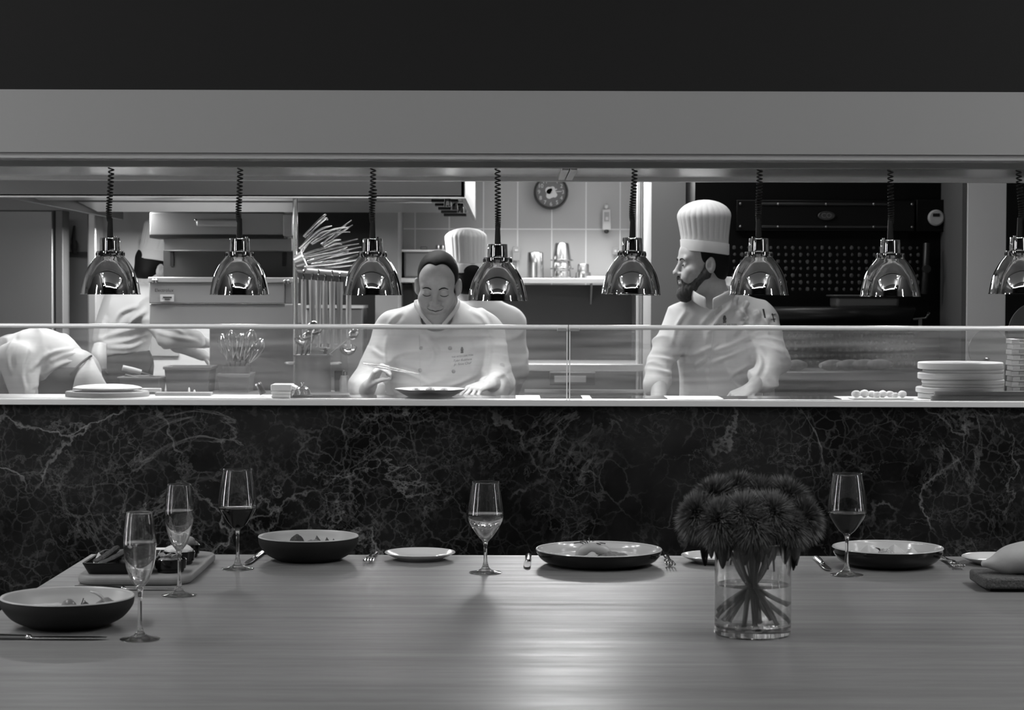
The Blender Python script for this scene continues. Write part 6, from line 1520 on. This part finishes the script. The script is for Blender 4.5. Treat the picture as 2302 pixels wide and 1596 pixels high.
# stand collar, open in front
def collar(pts, hgt, lean, m, par, n=4):
    bot = spline(pts, n); c_ = sum(bot, Vector()) / len(bot)
    rows = []
    for t in (0, .33, .66, 1):
        rows.append([q + Vector((0, 0, hgt * t)) + (q - c_).normalized() * lean * math.sin(t * 2.2) for q in bot])
    return obj('collar', MB().grid(rows), m, par, solid=.006, subd=1)
cl = [at(972, 742, 7.93), at(957, 727, 7.93), at(942, 706, 7.96), at(934, 692, 8.04), at(944, 688, 8.14), at(984, 684, 8.19), at(1022, 686, 8.14), at(1031, 690, 8.04), at(1023, 706, 7.96), at(1008, 724, 7.93), at(993, 742, 7.93)]
collar(cl, .026, .004, M_COTTON, j1)
for (px, py) in ((947, 783), (1012, 783), (945, 833), (1020, 835), (950, 737), (1015, 737)):
    obj('button', MB().blob(on_cloth(bj1, px, py, .001), (.008, .004, .008), 12, 8), mat('dull_button', .34, .4), j1)
sm = MB().tube([on_cloth(bj1, 942 + .3 * k, 752 + 9 * k, .0005) for k in range(15)], .0016, 5)
obj('placket_seam', sm, M_COTTON, j1)
def emb(lines, bv, par, cx, cy, shear_px=-.11, Yd=8.0):
    mb = MB()
    for (txt, dy, size, shr) in lines:
        t_ = text_mb(txt, size, 0, shr); k = F_PX / Yd
        pts = [on_cloth(bv, cx + q.x * k, cy + dy - q.z * k + q.x * k * shear_px, .0012, Yd) for q in t_.v]
        mb.add(pts, t_.f)
    return obj('embroidery', mb, M_THREAD, par, smooth=False)
emb([('THE RITZ-CARLTON', 0, .0092, 0), ('Tyler Rubbens', 8.5, .0125, .25), ('Jr. Sous Chef', 17, .0125, .25)], bj1, j1, 1040, 801)
cr = MB()
def crest(cx, cy, bv, k=1.0, Yd=8.0):
    mb = MB()
    def q2(x, y): return on_cloth(bv, cx + x * k, cy + y * k, .0014, Yd)
    # lion mask over a crown: simple embroidered shapes
    def ring(x, y, rx, ry, n=14): return [q2(x + rx * math.cos(2 * PI * j / n), y + ry * math.sin(2 * PI * j / n)) for j in range(n)]
    for (x, y, rx, ry) in ((0, -5, 2.6, 3.0), (-1.6, -2, 1.8, 2.2), (1.8, -2, 1.8, 2.2), (0, 1.2, 3.2, 1.8)):
        r_ = ring(x, y, rx, ry); mb.add(r_, [tuple(range(len(r_)))])
    mb.add([q2(-3.4, 3.4), q2(3.4, 3.0), q2(3.0, 6.0), q2(-2.6, 6.4)], [(0, 1, 2, 3)])
    return mb
obj('embroidered_crest', crest(1039, 788, bj1), M_THREAD, j1, smooth=False)
legs(p1, Vector((at(945, 0, 8.15).x, 8.17, .88)), Vector((at(1030, 0, 8.15).x, 8.17, .88)))
ap = SDF((-.5, 7.95, .45), (.0, 8.4, 1.02), .009)
ap.ell(at(986, 920, 8.15) , (.192, .14, .2), k=.03); ap.cap(at(986, 960, 8.15), Vector((at(986, 0, 8.15).x, 8.13, .6)), .17, .19, .05)
cloth('apron', ap, M_APRON, p1)
# long tweezers held in the right hand
q0, q1 = at(817, 817.5, 7.52), at(944, 841, 7.40)
tz = thing('plating_tweezers', 'long thin bright tweezers held in the smiling chef hand over the plate', 'tweezers', q0)
ax_ = (q1 - q0)
obj('arm', MB().tube([q0, q0 + ax_ * .25 + Vector((0, 0, .003)), q0 + ax_ * .6 + Vector((0, 0, .003)), q1], [.0022, .003, .0024, .001], 8), mat('bright_tweezer', .6, .25, .8), tz)
obj('arm', MB().tube([q0, q0 + ax_ * .25 - Vector((0, 0, .005)), q0 + ax_ * .6 - Vector((0, 0, .004)), q1], [.0022, .003, .0024, .001], 8), mat('bright_tweezer', .6, .25, .8), tz)

# ---------------- bearded chef, turned to the left of the picture
Y2 = 8.4; k2 = Y2 / F_PX
H2 = Head(at(1578, 594, Y2), (-1, -.22, -.04), (.05, 0, 1), 1.0)
sd = SDF((.44, 7.8, .86), (1.22, 8.75, 1.72), .003)
build_head(sd, H2, closed=False)
sd.cap(H2.P(0, -.03, -.05), at(1607, 690, 8.42), .060, .068, .03)
sd.ell(at(1620, 790, 8.45), (.14, .09, .2), k=.04); sd.cap(at(1545, 725, 8.45), at(1700, 725, 8.45), .05, .05, .03)
eR2, wR2 = at(1485, 815, 8.32), at(1480, 905, 8.12)
sd.cap(at(1530, 735, 8.4), eR2, .045, .04, .02); sd.cap(eR2, wR2, .042, .029, .02)
hand(sd, wR2, (.1, -.5, -.85), (.6, .5, -.2), (.5, -.7, .2), (.35, .4, .3), (.2, .2, .2), .95)
eL2, wL2 = at(1738, 815, 8.33), at(1692, 872, 8.12)
sd.cap(at(1712, 735, 8.42), eL2, .045, .04, .02); sd.cap(eL2, wL2, .042, .029, .02)
hand(sd, wL2, (-.78, -.45, -.35), (.0, .4, -.9), (-.3, -.6, .7), (.45, .55, .4), (.2, .25, .2), .95)
p2 = person('bearded person in tall white pleated hat and white jacket, looking left', sd, (at(1620, 0, 8.45).x, 8.45, 0))
sb = SDF(H2.o - Vector((.17, .16, .17)), H2.o + Vector((.15, .15, .06)), .003)      # beard
for sx in (-1, 1):
    sb.cap(H2.P(sx * .064, .004, -.035), H2.P(sx * .028, .072, -.106), .021, .024, .02)
    sb.cap(H2.P(sx * .070, -.002, .01), H2.P(sx * .066, .004, -.045), .011, .017, .01)
    sb.cap(H2.P(sx * .026, .092, -.058), H2.P(sx * .004, .103, -.050), .007, .007, .008)
    sb.cap(H2.P(sx * .028, .090, -.06), H2.P(sx * .03, .082, -.09), .009, .016, .01)
sb.ell(H2.P(0, .076, -.118), (.034, .036, .034), H2.R, .02)
sb.ell(H2.P(0, .105, -.070), (.022, .018, .009), H2.R, .006, 's')
sb.fold(.0012, lambda x, y, z: np.sin(x * 300 + 2 * np.sin(z * 90)) * np.sin(y * 260 + z * 70))
put_sdf('beard', sb, M_BEARD, p2, 1)
sh_ = SDF(H2.o - Vector((.15, .14, .10)), H2.o + Vector((.17, .14, .17)), .003)
sh_.ell(H2.P(0, -.020, .045), (.079, .099, .088), H2.R, .01); sh_.ell(H2.P(0, -.052, -.015), (.072, .058, .07), H2.R, .02)
sh_.ell(H2.P(0, .095, .0), (.10, .085, .075), H2.R, .01, 's'); sh_.ell(H2.P(0, .04, -.085), (.12, .08, .085), H2.R, .01, 's')
for sx in (-1, 1): sh_.ell(H2.P(sx * .088, -.004, -.004), (.020, .026, .034), H2.R, .006, 's')
put_sdf('hair', sh_, M_HAIR, p2, 1)
bv2 = bvh_of(p2)
for sx in (-1, 1):
    br = MB().tube([face_pt(H2, bv2, sx * a_, c_) for a_, c_ in ((.014, .022), (.026, .028), (.038, .028), (.050, .021))], [.0036, .0052, .0048, .0026], 6, flat=.5)
    obj('eyebrow', br, M_HAIR, p2)
for sx in (-1, 1):
    obj('eye', MB().blob(H2.P(sx * .033, .0865, .0015), (.0100, .0102, .0052), 16, 10), mat('eye_dark', .02, .2), p2)
hc = H2.P(0, -.014, .048)
hax = Vector((.10, 0, 1)); r0h = .0965
hat = obj('hat', hat_mb(hc, hax, H2.f, r0h, .110, .052, .148, .070, 26, .014), M_HATPAPER, p2, angle=25)
obj('hat_band', band_mb(hc, hax, H2.f, r0h, .046, .013), M_HATPAPER, hat)
sj = SDF((.40, 7.86, .80), (1.28, 8.80, 1.50), .0045)
sj.ell(at(1622, 790, 8.46), (.185, .14, .24), k=.05); sj.ell(at(1622, 900, 8.46), (.175, .13, .2), k=.05)
sj.cap(at(1552, 722, 8.45), at(1692, 722, 8.47), .082, .082, .05)
sj.cap(at(1612, 682, 8.45), at(1552, 716, 8.45), .078, .07, .05); sj.cap(at(1612, 682, 8.45), at(1692, 712, 8.47), .078, .07, .05)
sj.cap(at(1530, 728, 8.42), at(1485, 812, 8.33), .076, .056, .03); sj.cap(at(1485, 812, 8.33), at(1476, 866, 8.22), .056, .054, .02)
sj.cap(at(1708, 725, 8.44), at(1738, 806, 8.34), .078, .068, .04); sj.cap(at(1738, 806, 8.34), at(1715, 852, 8.2), .066, .058, .03)
sj.ell(at(1604, 668, 8.42), (.066, .07, .06), k=.01, op='s')
for (q_, w_, a_) in (((1655, 668), (1600, 745), .016), ((1680, 680), (1625, 770), .014), ((1705, 700), (1660, 775), .013), ((1640, 700), (1590, 760), .012), ((1725, 715), (1700, 770), .012), ((1600, 790), (1700, 755), .010), ((1600, 825), (1700, 785), .010)):
    dY = 8.34 if q_[1] < 720 else 8.345
    sj.cap(at(q_[0], q_[1], dY + .02), at(w_[0], w_[1], dY + .005), a_, a_ * .7, .02)
sj.fold(.012, folds(34, -.6, 9))
j2 = cloth('jacket', sj, M_COTTON, p2)
wrinkle(j2, [[(1642, 664), (1602, 700), (1574, 732)], [(1664, 676), (1622, 708), (1598, 740)], [(1660, 690), (1676, 708), (1690, 735)], [(1692, 706), (1668, 728), (1655, 748)], [(1702, 700), (1722, 720), (1728, 742)], [(1692, 752), (1640, 776), (1598, 790)], [(1696, 775), (1632, 802), (1594, 818)], [(1604, 778), (1556, 800)], [(1592, 796), (1560, 828)], [(1735, 772), (1768, 792)], [(1722, 756), (1760, 768)], [(1462, 802), (1510, 808)], [(1456, 828), (1510, 838)], [(1690, 815), (1640, 845)], [(1540, 700), (1520, 735), (1512, 775)], [(1700, 780), (1712, 815), (1700, 845)]], .0085, 5)
bj2 = bvh_of(j2)
cl = [at(1588, 694, 8.29), at(1566, 682, 8.32), at(1556, 670, 8.40), at(1572, 658, 8.49), at(1605, 650, 8.53), at(1640, 648, 8.52), at(1656, 654, 8.45), at(1650, 668, 8.36), at(1625, 684, 8.30), at(1602, 696, 8.28)]
collar(cl, .050, .008, M_COTTON, j2)
emb([('THE RITZ-CARLTON', 0, .0105, 0), ('Sous Chef', 9, .0125, .25)], bj2, j2, 1630, 729, -.02, 8.3)
obj('embroidered_crest', crest(1629, 717, bj2, 1.2, 8.3), M_THREAD, j2, smooth=False)
em = MB()
for (a_, b_, w_) in (((1716, 693), (1720, 713), .004), ((1736, 703), (1741, 722), .003), ((1734, 706), (1744, 704), .0025), ((1733, 716), (1743, 715), .0025)):
    em.tube([on_cloth(bj2, a_[0] + (b_[0] - a_[0]) * u, a_[1] + (b_[1] - a_[1]) * u, .001, 8.35) for u in (0, .33, .66, 1)], w_, 6, flat=.4)
obj('sleeve_badge', em, mat('dark_thread', .03, .8), j2)
sm = MB().tube([on_cloth(bj2, 1606 - .8 * k, 706 + 11 * k, .0005, 8.3) for k in range(17)], .0016, 5)
obj('placket_seam', sm, M_COTTON, j2)
legs(p2, Vector((at(1580, 0, 8.5).x, 8.5, .88)), Vector((at(1665, 0, 8.5).x, 8.5, .88)))

# ---------------- chef with his back turned, behind the smiling one
Y3 = 10.2
H3 = Head(at(1047, 630, Y3), (-.35, 1, 0), (0, 0, 1), 1.0)
sd = SDF((-.62, 9.7, .86), (.22, 10.6, 1.78), .0055)
build_head(sd, H3, closed=False)
sd.cap(H3.P(0, -.03, -.05), at(1072, 700, Y3), .058, .064, .03); sd.ell(at(1078, 780, Y3), (.14, .09, .2), k=.04)
for (sx, ex, wx) in ((1012, 985, 980), (1140, 1162, 1150)):
    sd.cap(at(sx, 735, Y3), at(ex, 830, Y3 + .02), .046, .04, .02); w_ = at(wx, 872, Y3 + .22); sd.cap(at(ex, 830, Y3 + .02), w_, .04, .029, .02)
    hand(sd, w_, (0, .9, -.3), (0, -.3, -.95), (-1 if sx > 1080 else 1, 0, 0), (.4, .4, .3), (.2, .2, .2), .95)
p3 = person('person in white jacket and tall hat with back turned, standing behind the smiling chef', sd, (at(1078, 0, Y3).x, Y3, 0))
sh_ = SDF(H3.o - Vector((.14, .16, .1)), H3.o + Vector((.14, .14, .17)), .005)
sh_.ell(H3.P(0, -.02, .045), (.079, .1, .088), H3.R, .01); sh_.ell(H3.P(0, -.05, -.015), (.072, .058, .07), H3.R, .02); sh_.ell(H3.P(0, .095, 0), (.1, .085, .075), H3.R, .01, 's')
put_sdf('hair', sh_, M_HAIR, p3, 1)
hc = H3.P(0, -.014, .045); hat = obj('hat', hat_mb(hc, (-.03, 0, 1), H3.f, .096, .104, .05, .165, .05, 26, .012), M_HATPAPER, p3, angle=25)
obj('hat_band', band_mb(hc, (-.03, 0, 1), H3.f, .096, .045, .011), M_HATPAPER, hat)
sj = SDF((-.68, 9.75, .80), (.28, 10.75, 1.46), .007)
sj.ell(at(1078, 790, Y3), (.19, .14, .25), k=.05); sj.ell(at(1078, 880, Y3), (.18, .13, .2), k=.05); sj.cap(at(1018, 728, Y3), at(1138, 728, Y3), .085, .085, .05)
sj.cap(at(1072, 690, Y3), at(1018, 722, Y3), .075, .07, .05); sj.cap(at(1072, 690, Y3), at(1138, 722, Y3), .075, .07, .05)
sj.cap(at(1008, 735, Y3), at(985, 830, Y3 + .02), .078, .066, .04); sj.cap(at(1146, 735, Y3), at(1160, 830, Y3 + .02), .078, .066, .04)
sj.cap(at(985, 830, Y3 + .02), at(982, 865, Y3 + .2), .062, .056, .03); sj.cap(at(1160, 830, Y3 + .02), at(1150, 865, Y3 + .2), .062, .056, .03)
sj.fold(.006, folds(36, .4, 14))
j3 = cloth('jacket', sj, M_COTTON, p3)
cl = [at(1072 + 26 * math.cos(a_), 683, Y3 + 26 * Y3 / F_PX * 1.2 * math.sin(a_)) for a_ in np.linspace(.5 * PI + .3, 2.5 * PI - .3, 12)]
collar(cl, .04, .004, M_COTTON, j3)
legs(p3, Vector((at(1045, 0, Y3).x, Y3, .88)), Vector((at(1110, 0, Y3).x, Y3, .88)))

# ---------------- chef behind the grill reaching to the right
Y4 = 9.92
H4 = Head(at(352, 612, Y4), (.86, .45, -.28), (.12, .1, 1), 1.0)
sd = SDF((-2.1, 9.5, .86), (-1.3, 10.35, 1.82), .0055)
build_head(sd, H4, closed=False)
sd.cap(H4.P(0, -.03, -.05), at(322, 672, Y4), .058, .064, .03); sd.ell(at(285, 740, Y4), (.12, .14, .16), k=.04)
sd.cap(at(325, 690, Y4 - .1), at(392, 762, Y4 - .15), .045, .04, .02); wr4 = at(458, 772, Y4 - .1); sd.cap(at(392, 762, Y4 - .15), wr4, .04, .029, .02)
hand(sd, wr4, (.93, .1, -.2), (.1, .2, -1), (0, 1, .2), (.4, .5, .3), (.2, .2, .2), .95)
sd.cap(at(325, 690, Y4 + .14), at(400, 775, Y4 + .22), .045, .04, .02); w2_ = at(455, 800, Y4 + .24); sd.cap(at(400, 775, Y4 + .22), w2_, .04, .029, .02)
hand(sd, w2_, (.9, 0, -.3), (.1, .2, -1), (0, -1, .2), (.4, .5, .3), (.2, .2, .2), .95)
p4 = person('person in white jacket half hidden behind the grill, reaching one arm right', sd, (at(285, 0, Y4).x, Y4, 0))
sh_ = SDF(H4.o - Vector((.16, .16, .1)), H4.o + Vector((.14, .14, .17)), .005)
sh_.ell(H4.P(0, -.02, .045), (.079, .1, .088), H4.R, .01); sh_.ell(H4.P(0, -.05, -.015), (.072, .058, .06), H4.R, .02); sh_.ell(H4.P(0, .095, 0), (.1, .085, .075), H4.R, .01, 's')
for sx in (-1, 1): sh_.ell(H4.P(sx * .086, -.004, -.004), (.02, .024, .034), H4.R, .006, 's')
put_sdf('hair', sh_, M_HAIR, p4, 1)
hc = H4.P(0, -.014, .046); hax = Vector((.22, .12, 1)); hat = obj('hat', hat_mb(hc, hax, H4.f, .096, .104, .05, .16, .05, 26, .012), M_HATPAPER, p4, angle=25)
obj('hat_band', band_mb(hc, hax, H4.f, .096, .045, .011), M_HATPAPER, hat)
sj = SDF((-2.25, 9.4, .95), (-1.35, 10.4, 1.6), .007)
sj.ell(at(298, 700, Y4), (.14, .18, .15), k=.06); sj.ell(at(272, 770, Y4), (.135, .16, .17), k=.06); sj.cap(at(325, 672, Y4), at(300, 690, Y4), .085, .12, .05)
sj.cap(at(320, 682, Y4 - .13), at(390, 757, Y4 - .17), .082, .066, .05); sj.cap(at(390, 757, Y4 - .17), at(436, 768, Y4 - .12), .066, .056, .04)
sj.cap(at(320, 682, Y4 + .15), at(400, 775, Y4 + .22), .08, .066, .05); sj.cap(at(400, 775, Y4 + .22), at(435, 792, Y4 + .23), .062, .056, .03)
sj.plane_cut(at(272, 800, Y4), (0.12, 0, -1)); sj.fold(.010, folds(34, .7, 17))
j4 = cloth('jacket', sj, M_COTTON, p4)
wrinkle(j4, [[(222, 766), (270, 748), (330, 736)], [(226, 776), (280, 770), (326, 754)], [(236, 782), (290, 783), (322, 770)], [(310, 690), (272, 705), (256, 735)], [(330, 700), (300, 722), (292, 742)], [(345, 745), (400, 760), (440, 768)], [(350, 735), (390, 742), (420, 755)], [(235, 720), (228, 745), (222, 765)]], .011, 5)
cl = [at(327 + 25 * math.cos(a_) + 3 * math.sin(a_), 655 + 8 * math.cos(a_), Y4 + 28 * Y4 / F_PX * math.sin(a_)) for a_ in np.linspace(.3, 2 * PI - .3, 12)]
collar(cl, .035, .004, M_COTTON, j4)
sa = SDF((-2.15, 9.55, .45), (-1.5, 10.2, 1.22), .009)
sa.ell(at(282, 815, Y4), (.128, .15, .10), k=.04); sa.cap(at(284, 840, Y4), Vector((at(284, 0, Y4).x, Y4, .62)), .125, .15, .05)
sa.plane_cut(at(282, 786, Y4), (-.1, 0, 1))
cloth('apron', sa, M_APRON, p4)
kn_c = at(232, 800, Y4 - .1)
obj('apron_string', MB().tube(spline([kn_c + Vector((.05, -.05, .03)), kn_c, kn_c + Vector((.0, -.02, -.05)), kn_c + Vector((.03, -.03, -.09))], 5), .006, 8, flat=.4).tube(spline([at(335, 790, Y4 - .12), at(342, 815, Y4 - .13), at(336, 838, Y4 - .12)], 5), .006, 8, flat=.4), M_APRON, p4)
legs(p4, Vector((at(255, 0, Y4).x, Y4 - .06, .86)), Vector((at(305, 0, Y4).x, Y4 + .06, .86)))
# towel tucked at the waist of the leaning chef
def cloth_hang(pts_rows, m, name, par):
    cols = [spline(list(c), 5) for c in zip(*pts_rows)]; rows = [spline([c[k] for c in cols], 5) for k in range(len(cols[0]))]
    return obj(name, MB().grid(rows), m, par, solid=.005)
tw = [[at(212, 775, 9.62), at(226, 772, 9.58), at(240, 776, 9.6)], [at(206, 800, 9.6), at(222, 800, 9.55), at(240, 806, 9.57)], [at(212, 830, 9.62), at(226, 836, 9.57), at(240, 832, 9.58)]]
cloth_hang(tw, M_COTTON, 'waist_towel', p4)

# ---------------- chef bending down at the far left
Y5 = 8.75
H5 = Head(at(-22, 836, Y5 - .05), (-.35, -.1, -.95), (-.9, 0, .35), 1.0)
sd = SDF((-2.55, 8.3, .72), (-1.55, 9.15, 1.42), .0055)
build_head(sd, H5, closed=False)
hs5 = at(30, 806, Y5)
sd.cap(H5.P(0, -.03, -.05), hs5, .058, .064, .03); sd.cap(hs5, at(170, 844, Y5), .10, .11, .04)
w5 = at(62, 919, Y5 - .2); sd.cap(at(40, 814, Y5 - .16), at(55, 874, Y5 - .2), .046, .04, .02); sd.cap(at(55, 874, Y5 - .2), w5, .04, .029, .02)
hand(sd, w5, (-.3, -.2, -.9), (-.9, .2, .2), (0, -1, 0), (.4, .5, .3), (.2, .2, .2), .95)
w6 = at(40, 929, Y5 + .2); sd.cap(at(40, 814, Y5 + .16), at(45, 874, Y5 + .2), .046, .04, .02); sd.cap(at(45, 874, Y5 + .2), w6, .04, .029, .02)
hand(sd, w6, (-.3, .2, -.9), (-.9, -.2, .2), (0, 1, 0), (.4, .5, .3), (.2, .2, .2), .95)
p5 = person('person in white jacket bending deeply forward at the far left', sd, (at(175, 0, Y5).x, Y5, 0))
sh_ = SDF(H5.o - Vector((.17, .16, .17)), H5.o + Vector((.17, .16, .17)), .005)
sh_.ell(H5.P(0, -.02, .045), (.079, .1, .088), H5.R, .01); sh_.ell(H5.P(0, -.05, -.015), (.072, .058, .06), H5.R, .02); sh_.ell(H5.P(0, .095, 0), (.1, .085, .075), H5.R, .01, 's')
put_sdf('hair', sh_, M_HAIR, p5, 1)
sj = SDF((-2.5, 8.3, .80), (-1.6, 9.2, 1.44), .006)
sj.cap(at(42, 814, Y5), at(95, 809, Y5), .115, .118, .05); sj.cap(at(95, 811, Y5), at(178, 852, Y5), .118, .098, .06); sj.ell(at(85, 814, Y5), (.16, .17, .12), k=.05)
sj.cap(at(36, 809, Y5 - .17), at(56, 886, Y5 - .2), .075, .058, .04); sj.cap(at(36, 814, Y5 + .17), at(46, 886, Y5 + .2), .075, .058, .04)
sj.fold(.010, folds(34, -.55, 22))
j5 = cloth('jacket', sj, M_COTTON, p5)
wrinkle(j5, [[(198, 808), (142, 820), (98, 846)], [(172, 834), (122, 842), (82, 872)], [(160, 788), (108, 800), (72, 832)], [(196, 798), (150, 800), (118, 812)], [(104, 792), (86, 838), (80, 884)], [(62, 788), (50, 838), (56, 878)], [(150, 848), (110, 860), (88, 880)], [(30, 770), (18, 800), (22, 840)]], .011, 5)
bj5 = bvh_of(j5)
obj('apron_band', MB().tube([on_cloth(bj5, 207 - 3.0 * k, 802 + 1.55 * k + .07 * k * k, .05, Y5 - .15) for k in range(17)], .009, 8, flat=.5), M_APRON, p5)
sa = SDF((-2.2, 8.4, .45), (-1.5, 9.15, 1.15), .009)
sa.cap(at(150, 870, Y5 - .05), at(120, 919, Y5 - .05), .115, .13, .04); sa.cap(at(150, 914, Y5), Vector((at(165, 0, Y5).x, Y5, .62)), .15, .17, .04)
cloth('apron', sa, M_APRON, p5)
tw = [[at(186, 822, Y5 - .085), at(200, 812, Y5 - .095), at(209, 810, Y5 - .07)], [at(172, 846, Y5 - .15), at(200, 838, Y5 - .165), at(226, 842, Y5 - .13)], [at(162, 888, Y5 - .16), at(200, 886, Y5 - .18), at(241, 868, Y5 - .14)]]
cloth_hang(tw, M_COTTON, 'jacket_tail', p5)
legs(p5, Vector((at(165, 0, Y5).x, Y5 - .09, .84)), Vector((at(185, 0, Y5).x, Y5 + .09, .84)))
